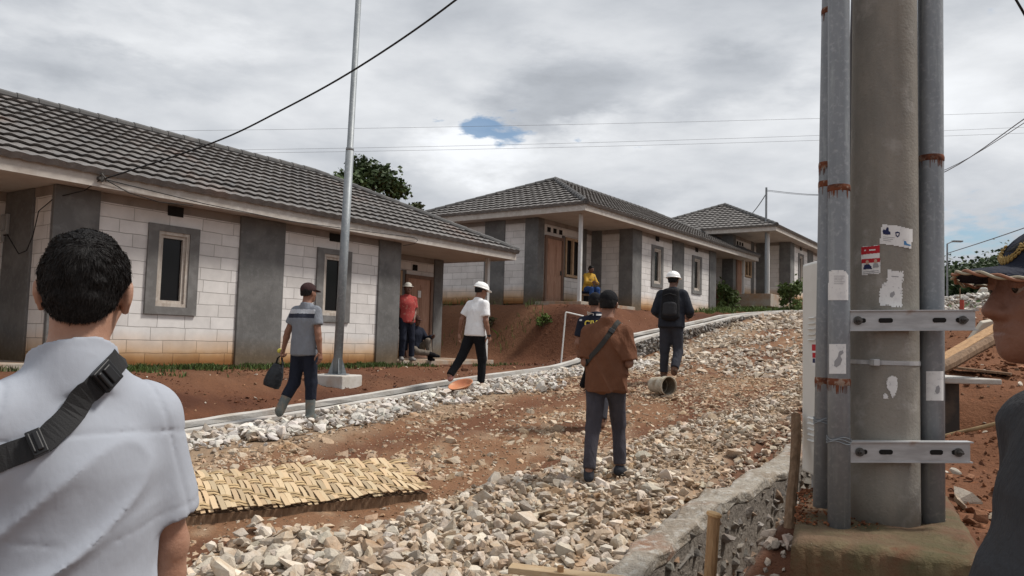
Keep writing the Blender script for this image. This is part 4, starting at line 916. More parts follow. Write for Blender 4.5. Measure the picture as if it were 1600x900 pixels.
# orange pan and bucket
p = G(.20, 4.66); T = Matrix.Translation(p + Vector((0, 0, .14))) @ Matrix.Scale(.86, 4) @ Matrix.Rotation(R(-10), 4, 'Z') @ Matrix.Rotation(R(-12), 4, 'Y') @ Matrix.Rotation(R(20), 4, 'X')
mb = MB(); mb.lathe([(0, -.055), (.10, -.053), (.16, -.035), (.205, .005), (.225, .018), (.228, .010), (.21, -.006), (.165, -.047), (.10, -.066), (0, -.068)], 36, T); tag(mb.build('mortar_pan', mt['pan'], smooth=True), 'shallow orange plastic pan lying on the stones by the channel', 'pan')
p = ground_at(1033, 617); bk = empty('plastic_bucket', p, 0, 'dirty white plastic bucket lying on its side on the road', 'bucket')
T = Matrix.Translation((0, 0, .142)) @ Matrix.Rotation(R(28), 4, 'Z') @ Matrix.Rotation(R(90), 4, 'X')
mb = MB(); mb.lathe([(0, -.19), (.112, -.19), (.125, -.03), (.132, .09)], 28, T); mb.lathe([(.130, .09), (.146, .09), (.146, .102), (.134, .104)], 28, T); mb.lathe([(.132, .09), (.136, .17), (.150, .172), (.150, .186), (.138, .188), (.134, .17), (.13, .09), (.122, -.02)], 28, T); mb.build('tub', mt['bucket'], bk, smooth=False)
mb = MB(); mb.lathe([(.131, .16), (.122, -.03), (.108, -.18), (0, -.182)], 28, T); mb.build('inside', mt['bucket_in'], bk)
# white pipe with a rope arm by the channel
p = ground_at(876, 569); q = at(884, 488, p.y); o = empty('marker_pipe', p, 0, 'thin white pipe with a bent arm standing on the bank by the channel', 'marker')
mb = MB(); mb.tube([(0, 0, -.1), q - p], .017, 8); mb.tube([q - p, q - p + Vector((.06, 0, -.005)), at(912, 494, p.y) - p], .015, 8); mb.build('pipe', mt['white_pipe'], o)
# things in the dug-out corner right of the pole
a, b = at(1468, 577, 6.6), at(1572, 519, 7.4); stick('round_log', [a, b], .05, mt['wood_dark'], 'dark round log slanting over the dug soil right of the pole', 'log', wob=.005)
a, b = at(1466, 566, 6.8), at(1568, 506, 7.6); xa = (b - a).normalized(); ya = Vector((0, 0, 1)).cross(xa).normalized(); T = Matrix.Translation(a) @ Matrix((xa, ya, xa.cross(ya))).transposed().to_4x4()
mb = MB(); mb.box((0, -.06, -.015), ((b - a).length, .06, .02), M=T); tag(mb.build('slanting_board', mt['stake'], bevel=.003), 'brown board slanting above the dark log right of the pole', 'board')
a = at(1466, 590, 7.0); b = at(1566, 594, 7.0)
mb = MB(); n = 9; mb.box((-.1, 0, -.05), ((b - a).x, .9, .0)); o = mb.build('concrete_slab', mt['conc_pale'], bevel=.01); o.location = a; tag(o, 'pale concrete slab bridging the dark hole right of the pole', 'slab')
mb = MB(); mb.box((-.5, .55, -1.0), (.5, .6, -.06)); o = mb.build('pit_shade_panel', mt['channel']); o.location = a; tag(o, 'dark panel added as the shade inside the hole under the pale concrete slab', 'shade_panel')  # added dark panel, stands for the shade in the hole
p = at(1503, 486, 12); stick('red_peg', [p, p + Vector((0, 0, .17))], .03, mt['red_peg'], 'short red peg on the soil behind the upper bracket', 'peg')
p = at(1499.5, 486, 12.2); stick('thin_rod', [p + Vector((0, 0, -.5)), at(1500, 450, 12.2)], .008, mt['wood_dark'], 'thin brown rod standing beside the red peg', 'rod')
a, b = at(1470, 640, 6.9), at(1585, 612, 6.4); a.z = gz(a.x, a.y) + .05; b.z = gz(b.x, b.y) + .05; stick('bamboo_pole', [a, b], .018, mt['bamboo_dry'], 'thin dry bamboo pole lying on the dug red soil right of the pole', 'bamboo pole', wob=.004)
a, b = at(1474, 545, 9.), at(1580, 556, 8.6); a.z = gz(a.x, a.y) + .06; b.z = gz(b.x, b.y) + .05; xa = (b - a).normalized(); ya = Vector((0, 0, 1)).cross(xa).normalized(); T = Matrix.Translation(a) @ Matrix((xa, ya, xa.cross(ya))).transposed().to_4x4()
mb = MB(); mb.box((0, -.09, -.012), ((b - a).length, .09, .014), M=T); tag(mb.build('loose_board', mt['wood_dark'], bevel=.003), 'dark loose board lying flat on the soil behind the slanting log', 'board')
rr = np.random.default_rng(6)
p = at(1545, 517, 8.2); mb = MB(); mb.prism([(-.2, -.12), (-.1, .1), (.02, .13), (.13, .05), (.2, -.04), (.05, -.06), (-.02, -.14)], -.03, .03, M=Matrix.Translation(p) @ Matrix.Rotation(.4, 4, 'X')); tag(mb.build('crumpled_sack', mt['rag'], bevel=.01), 'pale crumpled sack above the slanting board', 'sack')
# pale loose slabs of broken mortar at the back of the footing
for i, (px, py, s_) in enumerate([(1500, 788, .16), (1488, 796, .09)]):
    p = at(px, py, 4.95); k = rocks('mortar_lump', np.array([tuple(p)]), np.array([s_]), palette(1, (.46, .40, .33), .05), mt['stone'], np.ones(1, bool), .4); tag(k, ['larger pale lump of mortar behind the footing block', 'smaller pale lump of mortar behind the footing block'][i], 'mortar lump')
# ------------------------------------------------------------------ poles and wires further off
p = at(1196, 462, 33.5); o = empty('thin_mast', p, 0, 'thin grey mast rising in front of the farthest house', 'mast')
mb = MB(); mb.tube([(0, 0, -.6), at(1197.5, 293, 33.5) - p], .055, 8, r2=.045); mb.build('shaft', mt['galv'], o)
p = at(1479.5, 470, 45); o = empty('street_lamp', p, 0, 'distant street lamp with a flat head against the wooded hill', 'street lamp')
mb = MB(); t = at(1480, 381, 45) - p; mb.tube([(0, 0, -1.5), t], .06, 8, r2=.045); mb.build('shaft', mt['galv'], o)
mb = MB(); mb.tube([t, t + Vector((.25, 0, .12)), t + Vector((.82, 0, .2))], .035, 6); mb.box((t.x + .3, -.12, t.z + .12), (t.x + .86, .12, t.z + .2)); mb.build('lamp_head', mt['galv'], o)
def cable(name, P, r, m, label, sag=0., n=26):
    P = [Vector(q) for q in P]; pts = []
    if len(P) == 2: pts = [P[0].lerp(P[1], t) - Vector((0, 0, sag * 4 * t * (1 - t))) for t in np.linspace(0, 1, n)]
    else:
        for i in range(len(P) - 1):
            p0, p1, p2, p3 = P[max(i-1, 0)], P[i], P[i+1], P[min(i+2, len(P)-1)]
            for t in np.linspace(0, 1, 9)[(0 if i == 0 else 1):]: pts.append(.5 * ((2*p1) + (p2-p0)*t + (2*p0-5*p1+4*p2-p3)*t*t + (3*p1-p0-3*p2+p3)*t**3))
    mb = MB(); mb.tube(pts, r, 6); return tag(mb.build(name, m, smooth=True), label, 'cable')
br0 = hw(h1, -3.3, -.57, 2.80)
cable('service_cable', [br0, at(330, 224, 10.3), at(440, 172, 9.4), at(560, 105, 8.5), at(712, 0, 7.4), at(905, -165, 6.3), Vector((1.9, 4.2, 5.6))], .0115, mt['cable'], 'thick black service cable swooping from the nearest roof edge to the sky')
for i, (ya, yb, sg) in enumerate([(209, 184, .5), (240, 206, .7), (245, 216, .6)]):
    cable('power_line', [at(-100, ya - 2, 80), at(1750, yb - 14, 80)], .013, mt['wire'], ['topmost thin power line crossing the grey sky', 'middle thin power line crossing the grey sky', 'lowest thin power line crossing the grey sky'][i], sg)
mtop = at(1197.5, 297, 33.5)
cable('drop_wire', [mtop, at(1290, 304, 29), at(1440, 283, 21), at(1620, 172, 14), at(2100, -190, 8), at(3400, -1100, 4)], .011, mt['wire'], 'upper thin wire sagging from the mast and rising past the conduits')
cable('drop_wire', [mtop - Vector((0, 0, .05)), at(1290, 305, 29), at(1440, 279, 21), at(1620, 179, 14), at(2100, -180, 8), at(3400, -1080, 4)], .008, mt['wire'], 'lower companion of the thin wire rising right of the conduits')
cable('lamp_wire', [at(1480, 396, 45), at(1640, 342, 32), at(2300, 90, 18), at(3200, -300, 10)], .022, mt['wire'], 'dark wire running from the distant street lamp above a cap')
cable('overhead_cable', [at(1400, -322, 6), at(1582, -10, 6), at(1612, 42, 6.1), at(1800, 370, 6.6)], .010, mt['cable'], 'black cable cutting the upper right corner of the sky')
cable('roof_wire', [at(1197, 303, 33.5), at(1173, 336, 36)], .02, mt['wire'], 'short wire from the thin mast down to a roof', .05)
# ------------------------------------------------------------------ plants
def leaves(name, C, size, cols, m, parent=None, aspect=.55, seed=1, up=.3):
    r = np.random.default_rng(seed); n = len(C); d = r.normal(size=(n, 3)); d[:, 2] = d[:, 2] * .6 - up * .2; d /= np.linalg.norm(d, axis=1)[:, None]
    e = np.cross(d, r.normal(size=(n, 3))); e /= np.linalg.norm(e, axis=1)[:, None] + 1e-9; s = (size * (1 + .3 * r.normal(size=n)).clip(.5, 1.6))[:, None]
    nrm = np.cross(d, e)
    q = np.stack([C - d*s, C + e*s*aspect + nrm*s*.15, C + d*s, C - e*s*aspect + nrm*s*.15], 1).reshape(-1, 3)
    me = raw_mesh(name, q, np.arange(4 * n).reshape(-1, 4)); vcol(me, np.repeat(cols, 4, 0)); return link(name, me, m, parent)
def clumpy(n, c, rad, k, seed, spread=.42):
    r = np.random.default_rng(seed); cc = r.normal(size=(k, 3)); cc /= np.linalg.norm(cc, axis=1)[:, None]; cc *= (.35 + .55 * r.random((k, 1)) ** .6); tone = .65 + .6 * r.random(k)
    j = r.integers(0, k, n); p = cc[j] + r.normal(size=(n, 3)) * spread * (.5 + .5 * r.random((k, 1)))[j] * .6
    return np.array(c) + p * np.array(rad), tone[j]
def tree(px, py, d, rad, n, size, label, base, k=14, seed=1, trunk=True, group=None, gzv=None):
    c = at(px, py, d); g = gz(c.x, c.y) if gzv is None else gzv; o = empty('broadleaf_tree', (c.x, c.y, g), 0, label, 'tree', group); z = c.z - g
    p, tn = clumpy(n, (0, 0, z), rad, k, seed); leaves('crown', p, size, np.array(base)[None] * tn[:, None] * (1 + .12 * np.random.default_rng(seed).normal(size=(n, 1))).clip(.5, 1.5), mt['leaf'], o, seed=seed)
    if trunk:
        mb = MB(); mb.tube([(0, 0, -.2), (.05, 0, z * .5), (0, .05, z)], .14, 8, r2=.06); rr = random.Random(seed)
        for i in range(7): a = rr.uniform(0, 6.28); mb.tube([(0, 0, z * (.6 + .05 * i)), (rad[0] * .4 * math.cos(a), rad[1] * .4 * math.sin(a), z + rad[2] * rr.uniform(-.2, .4)), (rad[0] * .75 * math.cos(a), rad[1] * .75 * math.sin(a), z + rad[2] * rr.uniform(-.1, .7))], .05, 6, r2=.015)
        mb.build('trunk', mt['bark'], o)
    return o
tree(579, 291, 40, (1.8, 1.7, 1.3), 4600, .13, 'dark leafy tree rising behind the nearest roof', (.055, .085, .028), 16, 3)
tree(652, 326, 46, (.6, .6, .35), 260, .12, 'small tuft of leaves between the nearest and middle roofs', (.06, .075, .03), 5, 4)
tree(1434, 410, 70, (1.6, 1.6, 1.5), 1500, .22, 'dark green tree half hidden behind the right conduit', (.04, .07, .02), 9, 6)
def shrub(px, py, d, rad, n, size, label, base, seed, cat='shrub'):
    c = at(px, py, d); g = gz(c.x, c.y); o = empty('leafy_shrub', (c.x, c.y, g), 0, label, cat)
    p, tn = clumpy(n, (0, 0, max(c.z - g, rad[2] * .6)), rad, 9, seed); leaves('foliage', p, size, np.array(base)[None] * tn[:, None], mt['leaf'], o, seed=seed)
    mb = MB(); rr = random.Random(seed); zc = max(c.z - g, rad[2] * .6)
    for i in range(6): a = rr.uniform(0, 6.28); mb.tube([(0, 0, -.05), (rad[0] * .3 * math.cos(a), rad[1] * .3 * math.sin(a), zc * .7), (rad[0] * .6 * math.cos(a), rad[1] * .6 * math.sin(a), zc + rad[2] * .4)], .012, 5, r2=.004)
    mb.build('stems', mt['bark'], o)
g_ = ground_at(850, 510)
shrub(850, 499, g_.y, (.24, .24, .18), 420, .038, 'bright green weed clump on the red bank right of the white marker pipe', (.10, .145, .03), 11) if False else shrub(850, 499, g_.y, (.24, .24, .18), 420, .038, 'bright green weed clump growing on the red bank below the middle house', (.10, .145, .03), 11)
g_ = ground_at(766, 515); shrub(766, 504, g_.y, (.14, .14, .2), 160, .04, 'small pale weed on the bank behind the man in white', (.10, .10, .045), 12)
shrub(1133, 462, 33, (.55, .5, .62), 1300, .075, 'dark bush beside the far porch post of the middle house', (.105, .15, .045), 13)
shrub(1236, 463, 31.5, (.55, .5, .60), 1300, .075, 'dark bush beside the white cabinet in front of the farthest house', (.10, .145, .04), 14)
def grass(name, pts, h, label, base, seed):
    r = np.random.default_rng(seed); n = len(pts); a = r.random(n) * 6.283; l = h * (.5 + .8 * r.random(n)); wd = .006 + .006 * r.random(n); ln = r.normal(size=(n, 2)) * .4 * l[:, None]
    dx = np.column_stack([np.cos(a), np.sin(a), np.zeros(n)]) * wd[:, None]; tip = pts + np.column_stack([ln, l]); midp = pts + np.column_stack([ln * .35, l * .6])
    q = np.stack([pts - dx, pts + dx, midp + dx * .7, tip, midp - dx * .7], 1).reshape(-1, 3); me = raw_mesh(name, q, np.arange(5 * n).reshape(-1, 5))
    vcol(me, np.repeat(np.array(base)[None] * (1 + .3 * r.normal(size=(n, 1))).clip(.3, 1.8), 5, 0)); return tag(link(name, me, mt['leaf']), label, 'grass', kind='stuff')
r_ = np.random.default_rng(15)
def gpts(n, s0, s1, n0, n1, thr=.0, z=6.):
    s = s0 + (s1 - s0) * r_.random(n); q = n0 + (n1 - n0) * r_.random(n); p = H0[None] + s[:, None] * U + q[:, None] * NN; k = n2(p[:, 0], p[:, 1], .6, 3, z) > thr; p = p[k]
    return np.column_stack([p, zt(p[:, 0], p[:, 1])])
grass('wall_grass', np.concatenate([gpts(7000, -5, 4.2, .05, .75, .0), gpts(2500, -5, 4.2, .05, 1.3, .3, 9.), gpts(1200, 3.5, 7.6, .7, 1.5, .2), gpts(900, -4, 1.5, 1.0, 1.8, .5)]), .085, 'grass growing along the foot of the nearest house', (.06, .092, .022), 2)
grass('bank_grass', np.concatenate([gpts(6000, 15.5, 24, 1.0, 3.3, -.1), gpts(1300, 8.5, 13, -4, .3, .35), gpts(3000, 22, 31, 1., 3.3, -.1)]), .20, 'grass on the bank in front of the middle house', (.085, .13, .03), 3)
# wooded hill beyond
r_ = np.random.default_rng(19); n = 9000; br_a = np.radians(21 + 34 * r_.random(n)); rd = 200 + 530 * r_.random(n) ** 1.2; fx, fy = rd * np.sin(br_a), rd * np.cos(br_a); fz = zt(fx, fy)
C_, T_, S_z = [], [], []
for i in range(n):
    m = 56; p = r_.normal(size=(m, 3)) * np.array([1.7, 1.7, 1.6]) * (.7 + .7 * r_.random()); tn = .6 + .9 * r_.random()
    C_.append(p + np.array([fx[i], fy[i], fz[i] + 3.5])); T_.append(np.full(m, tn))
C_ = np.concatenate(C_); T_ = np.concatenate(T_)
tag(leaves('hill_forest', C_, .52, np.array([.048, .070, .028])[None] * T_[:, None], mt['leaf'], None, .7, 5), 'dense green forest covering the hill beyond the road', 'forest', kind='stuff')
# ------------------------------------------------------------------ bodies grown from distance fields
f4 = np.float32
def A3(v): return np.array(v, f4)
def smin(a, b, k): h = np.clip(.5 + .5 * (b - a) / k, 0, 1); return b * (1 - h) + a * h - k * h * (1 - h)
def rc(a, b, ra, rb=None):             # round-ended tapered limb
    a, b = A3(a), A3(b); ab = b - a; l2 = float(ab @ ab) + 1e-9; rb = ra if rb is None else rb
    def f(P, g=0.):
        q = P - a; t = np.clip(q @ ab / l2, 0, 1); return np.linalg.norm(q - t[:, None] * ab, axis=1) - (ra + (rb - ra) * t) - g
    return f
def frame_of(d, lat):
    d = np.array(d, float); d /= np.linalg.norm(d); lat = np.array(lat, float); lat -= d * (lat @ d); lat /= np.linalg.norm(lat); return np.stack([lat, np.cross(d, lat), d])
def ell(c, r, Rm=None):
    c, r = A3(c), A3(r); Rm = None if Rm is None else np.array(Rm, f4)
    def f(P, g=0.):
        q = P - c
        if Rm is not None: q = q @ Rm.T
        rr = r + g; k0 = np.linalg.norm(q / rr, axis=1); k1 = np.linalg.norm(q / (rr * rr), axis=1) + 1e-9; return k0 * (k0 - 1) / k1
    return f
def ecap(a, b, ra, rb, lat=(1, 0, 0)):  # elliptical limb: radii (side, front) at both ends
    a, b = A3(a), A3(b); Rm = frame_of(b - a, lat).astype(f4); Ln = float(np.linalg.norm(b - a))
    def f(P, g=0.):
        q = (P - a) @ Rm.T; t = np.clip(q[:, 2] / Ln, 0, 1); rx = ra[0] + (rb[0] - ra[0]) * t + g; ry = ra[1] + (rb[1] - ra[1]) * t + g
        dz = q[:, 2] - t * Ln; rz = np.minimum(rx, ry); k0 = np.sqrt((q[:, 0] / rx) ** 2 + (q[:, 1] / ry) ** 2 + (dz / rz) ** 2); k1 = np.sqrt((q[:, 0] / rx**2) ** 2 + (q[:, 1] / ry**2) ** 2 + (dz / rz**2) ** 2) + 1e-9
        return k0 * (k0 - 1) / k1
    return f
def cut(f, p, d):                      # keep the side of the plane that d points away from
    p, d = A3(p), A3(d); d = d / np.linalg.norm(d)
    return lambda P, g=0.: np.maximum(f(P, g), (P - p) @ d)
def union(items, g=0.):
    def F(P):
        d = None
        for it in items:
            f, k = it[0], it[1]; e = f(P, (it[2] if len(it) > 2 else 0.) + g); d = e if d is None else smin(d, e, k)
        return d
    return F
def surf(fn, lo, hi, h):
    """smooth closed surface of fn = 0 (surface nets on the blocks near it)"""
    lo, hi = np.array(lo, float), np.array(hi, float); nb = np.ceil((hi - lo) / (4 * h)).astype(int) + 1; N = nb * 4
    bi = np.stack(np.meshgrid(*[np.arange(k) for k in nb], indexing='ij'), -1).reshape(-1, 3)
    cen = lo + (bi * 4 + 1.5) * h; dc = fn(cen.astype(f4)); act = np.abs(dc) < 4 * h * .87 * 1.9 + .012
    V = np.where(dc > 0, 1., -1.).astype(f4).reshape(*nb); V = V.repeat(4, 0).repeat(4, 1).repeat(4, 2)
    off = np.stack(np.meshgrid(*[np.arange(4)] * 3, indexing='ij'), -1).reshape(-1, 3); ab = bi[act]
    for s in range(0, len(ab), 2500):
        idx = (ab[s:s+2500, None, :] * 4 + off[None]).reshape(-1, 3); V[idx[:, 0], idx[:, 1], idx[:, 2]] = fn((lo + idx * h).astype(f4))
    ins = V < 0; ins[0] = ins[-1] = False; ins[:, 0] = ins[:, -1] = False; ins[:, :, 0] = ins[:, :, -1] = False; V = np.where(ins, np.minimum(V, -1e-6), np.maximum(V, 1e-6))
    c8 = [(i, j, k) for i in (0, 1) for j in (0, 1) for k in (0, 1)]
    sl = lambda o: tuple(slice(o[a], N[a] - 1 + o[a]) for a in range(3))
    cnt = sum(ins[sl(o)].astype(np.int8) for o in c8); cells = np.argwhere((cnt > 0) & (cnt < 8))
    vid = np.full(tuple(N - 1), -1, np.int64); vid[tuple(cells.T)] = np.arange(len(cells))
    acc = np.zeros((len(cells), 3)); w_ = np.zeros(len(cells))
    for o in c8:
        for a in range(3):
            if o[a]: continue
            o2 = list(o); o2[a] = 1; v0 = V[tuple((cells + o).T)]; v1 = V[tuple((cells + o2).T)]; m = (v0 < 0) != (v1 < 0)
            t = np.where(m, v0 / np.where(m, v0 - v1, 1), 0); p = np.tile(np.array(o, float), (len(cells), 1)); p[:, a] += t; acc[m] += p[m]; w_[m] += 1
    pts = lo + (cells + acc / np.maximum(w_, 1)[:, None]) * h
    F_ = []
    for a in range(3):
        b, c = (a + 1) % 3, (a + 2) % 3; s0 = [slice(1, -1)] * 3; s1 = [slice(1, -1)] * 3; s0[a] = slice(0, -1); s1[a] = slice(1, None)
        i0, i1 = ins[tuple(s0)], ins[tuple(s1)]; e = np.argwhere(i0 != i1); base = np.array([1, 1, 1]); base[a] = 0; g = e + base
        db = np.zeros(3, int); db[b] = 1; dc_ = np.zeros(3, int); dc_[c] = 1
        q = np.stack([vid[tuple((g - db - dc_).T)], vid[tuple((g - dc_).T)], vid[tuple(g.T)], vid[tuple((g - db).T)]], 1)
        flip = ~i0[tuple(e.T)]; q[flip] = q[flip][:, ::-1]; F_.append(q)
    F_ = np.concatenate(F_); F_ = F_[(F_ >= 0).all(1)]
    return pts, F_
def relax(pts, F_, it=1, lam=.5):
    for _ in range(it):
        s = np.zeros_like(pts); c = np.zeros(len(pts))
        for a in range(4):
            for b in ((a + 1) % 4, (a + 3) % 4): np.add.at(s, F_[:, a], pts[F_[:, b]]); np.add.at(c, F_[:, a], 1)
        pts = pts * (1 - lam) + lam * s / np.maximum(c, 1)[:, None]
    return pts
def grow(name, fn, lo, hi, h, m, parent, rel=1, extra=None):
    p, q = surf(fn, lo, hi, h); p = relax(p, q, rel) if rel else p
    if extra is not None:
        for ep, eq in extra: q = np.concatenate([q, eq + len(p)]); p = np.concatenate([p, ep])
    return link(name, raw_mesh(name, p, q), m, parent, True)
# hands: palm, four unequal bent fingers, thumb from the side of the palm
_hands = {}
def hand(kind, side):                  # local: z along the hand, x to the thumb, y out of the palm
    if (kind, side) in _hands: return _hands[(kind, side)]
    curl = {'relaxed': (.28, .42, .3), 'grip': (1.1, 1.35, .8), 'hold': (.6, .75, .4)}[kind]
    it = [(ecap((0, 0, 0), (0, 0, .03), (.026, .019), (.034, .016)), .01), (ecap((0, 0, .03), (0, .002, .082), (.036, .015), (.041, .0125)), .012)]
    for i, (x, z, l, r) in enumerate([(.030, .088, .070, .0088), (.010, .094, .078, .0092), (-.011, .091, .073, .0088), (-.030, .083, .056, .0078)]):
        a = 0.; p = np.array([x, .002, z - .01]); sp = x * 1.6
        for k, (fr, c) in enumerate(zip((.46, .31, .23), curl)):
            a += c; d = np.array([sp * math.cos(a), math.sin(a), math.cos(a)]); q = p + d * (l + .012) * fr; it.append((rc(p, q, r * (1 - .1 * k), r * (.92 - .1 * k)), .004)); p = q
    t0 = np.array([.026, .006, .022]); t1 = t0 + np.array([.028, .014, .028]); t2 = t1 + np.array([.010, .012 + .01 * curl[0], .026]); t3 = t2 + np.array([-.002, .008, .02])
    it += [(rc(t0, t1, .0145, .011), .012), (rc(t1, t2, .0108, .0095), .004), (rc(t2, t3, .0095, .0075), .004)]
    p, q = surf(union(it), (-.06, -.05, -.03), (.09, .12, .2), .004)
    p = p * (np.array([1, 1, 1]) if side > 0 else np.array([-1, 1, 1])); q = q if side > 0 else q[:, ::-1]
    _hands[(kind, side)] = (p, q); return p, q
def rotz(a): c, s = math.cos(a), math.sin(a); return np.array([[c, -s, 0], [s, c, 0], [0, 0, 1]])
def rotx(a): c, s = math.cos(a), math.sin(a); return np.array([[1, 0, 0], [0, c, -s], [0, s, c]])
def roty(a): c, s = math.cos(a), math.sin(a); return np.array([[c, 0, s], [0, 1, 0], [-s, 0, c]])
def unit(v): v = np.array(v, float); return v / np.linalg.norm(v)
class Person:
    """one figure: joints first, then one body mesh, then hair and clothes as children. Local: x right, y ahead, z up."""
    def __init__(s, loc, face, H, label, skin, lean=0., side=0., arms=None, legs=None, head=(0, 0, 0), build=1., hands=('relaxed', 'relaxed'), sit=None, h=.011, hfw=0., shd=0.):
        s.o = empty('person', loc, -face, label, 'person'); s.h = h; s.k = k = H / 1.7; s.bw = bw = build; s.skin = skin
        arms = arms or {}; legs = legs or {}
        pel = np.array([0, 0, .93]); up = rotx(-lean) @ roty(side) @ np.array([0, 0, 1.]); lat = roty(side) @ np.array([1., 0, 0]); fwd = np.cross(up, lat)
        s.up, s.lat, s.fwd, s.pel = up, lat, fwd, pel
        s.chest = pel + up * .33; s.nb = pel + up * .525 - fwd * .012; s.wa = pel + up * .15
        hr = rotz(-head[0]) @ rotx(-head[1]) @ roty(head[2]); s.hr = hr
        s.hc = s.nb + up * .075 + fwd * hfw + hr @ np.array([0, .028, .092])
        J = s.J = {}
        for sd, nm in ((-1, 'L'), (1, 'R')):
            sh = pel + up * (.452 - shd) + lat * sd * (.162 + .3 * shd) * bw + fwd * -.01; ud, fd, palm = arms.get(nm, ((sd * .16, -.02, -1), (sd * .08, .12, -1), None))
            ud, fd = unit(ud), unit(fd); el = sh + ud * .285; wr = el + fd * .245; J['sh' + nm], J['el' + nm], J['wr' + nm], J['fd' + nm] = sh, el, wr, fd; J['palm' + nm] = palm
            hp = pel + lat * sd * .088 - up * .04; td, sd_, ft = legs.get(nm, ((sd * .02, .02, -1), (sd * .01, -.03, -1), (0, 0)))
            td, sd_ = unit(td), unit(sd_); kn = hp + td * .415; an = kn + sd_ * .395; J['hp' + nm], J['kn' + nm], J['an' + nm] = hp, kn, an
            fdv = rotz(-ft[0]) @ rotx(-ft[1]) @ np.array([0, 1., 0]); fup = rotz(-ft[0]) @ rotx(-ft[1]) @ np.array([0, 0, 1.]); J['fo' + nm], J['fu' + nm] = fdv, fup
        low = min(min((J['an' + n] - J['fu' + n] * .075 + J['fo' + n] * t)[2] for n in 'LR' for t in (-.05, .17)), 9 if sit is None else pel[2] - sit)
        dz = np.array([0, 0, -low])
        for q in list(J):
            if q[:2] in ('sh', 'el', 'wr', 'hp', 'kn', 'an'): J[q] = J[q] + dz
        for q in ('pel', 'chest', 'nb', 'wa', 'hc'): setattr(s, q, getattr(s, q) + dz)
        s.hands = hands
    def torso(s):
        b, la = s.bw, s.lat; P = s.pel
        return [(ecap(P - s.up * .03, P + s.up * .06, (.150 * b, .105 * b), (.150 * b, .100 * b), la), .05), (ecap(P + s.up * .06, s.wa + s.up * .05, (.142 * b, .096 * b), (.138 * b, .098 * b), la), .05),
                (ecap(s.wa + s.up * .05, s.chest, (.138 * b, .098 * b), (.158 * b, .112 * b), la), .05), (ecap(s.chest, s.chest + s.up * .09, (.158 * b, .112 * b), (.135 * b, .088 * b), la), .05),
                (rc(s.J['shL'] - s.up * .004, s.J['shR'] - s.up * .004, .052), .05), (rc(s.nb - s.up * .03, s.hc - s.hr @ A3((0, .02, .05)), .058 * (1 + .25 * (b - 1)), .054), .035),
                (rc(s.J['shL'] * .6 + s.nb * .4 + s.up * .002, s.nb + s.up * .012, .030, .042), .045), (rc(s.J['shR'] * .6 + s.nb * .4 + s.up * .002, s.nb + s.up * .012, .030, .042), .045)]
    def belly(s, a): return [(ell(s.wa + s.fwd * .05, (.13 * s.bw, .11 + a, .15)), .06)]
    def arm(s, n, r=1.):
        J = s.J; b = r * (1 + .5 * (s.bw - 1)); e = J['el' + n]; m = e + (J['wr' + n] - e) * .3
        return [(rc(J['sh' + n], e, .054 * b, .041 * b), .035), (rc(e, m, .040 * b, .041 * b), .02), (rc(m, J['wr' + n], .040 * b, .0275 * b), .02)]
    def leg(s, n, r=1.):
        J = s.J; b = r * (1 + .6 * (s.bw - 1)); kn, an = J['kn' + n], J['an' + n]; cv = kn + (an - kn) * .32; bk = -np.cross(np.cross(unit(an - kn), s.lat), unit(an - kn)); fwd = unit(np.cross(s.lat, unit(an - kn))); fwd = fwd if fwd @ s.J['fo' + n] > 0 else -fwd
        return [(rc(J['hp' + n] + s.up * .02, kn, .090 * b, .058 * b), .05), (rc(kn, cv - fwd * .012, .055 * b, .056 * b), .03), (rc(cv - fwd * .012, an, .056 * b, .037 * b), .03)]
    def foot(s, n):
        an, fo, fu = s.J['an' + n], s.J['fo' + n], s.J['fu' + n]; return [(rc(an, an - fu * .045 - fo * .03, .037, .032), .02), (rc(an - fu * .03, an - fu * .05 + fo * .13, .036, .024), .02)]
    def headf(s, fine=False):
        R_ = s.hr; c = s.hc; T = lambda v: c + R_ @ np.array(v); Rt = R_.T; E = lambda v, r, Q=None: ell(T(v), r, Rt if Q is None else Q @ Rt)
        it = [(E((0, -.018, .034), (.076, .096, .086)), .01), (E((0, .028, -.03), (.062, .066, .085)), .03), (E((0, .052, -.078), (.040, .036, .032)), .025), (rc(T((0, .074, -.094)), T((0, .070, -.088)), .017), .02),
              (rc(T((0, .086, .016)), T((0, .108, -.028)), .0085, .0135), .010), (rc(T((-.015, .094, -.033)), T((.015, .094, -.033)), .0105), .007), (rc(T((-.036, .077, .032)), T((.036, .077, .032)), .013), .012),
              (rc(T((-.019, .084, -.0565)), T((.019, .084, -.0565)), .0088), .005), (rc(T((-.017, .082, -.0695)), T((.017, .082, -.0695)), .0098), .005), (E((.042, .052, -.018), (.024, .028, .026)), .02), (E((-.042, .052, -.018), (.024, .028, .026)), .02)]
        for sd in (-1, 1):
            Q = rotz(sd * .38) @ roty(sd * .1); it += [(E((sd * .081, -.008, -.004), (.010, .021, .033), Q.T), .008), (E((sd * .078, -.002, -.034), (.008, .010, .012)), .006)]
        return it
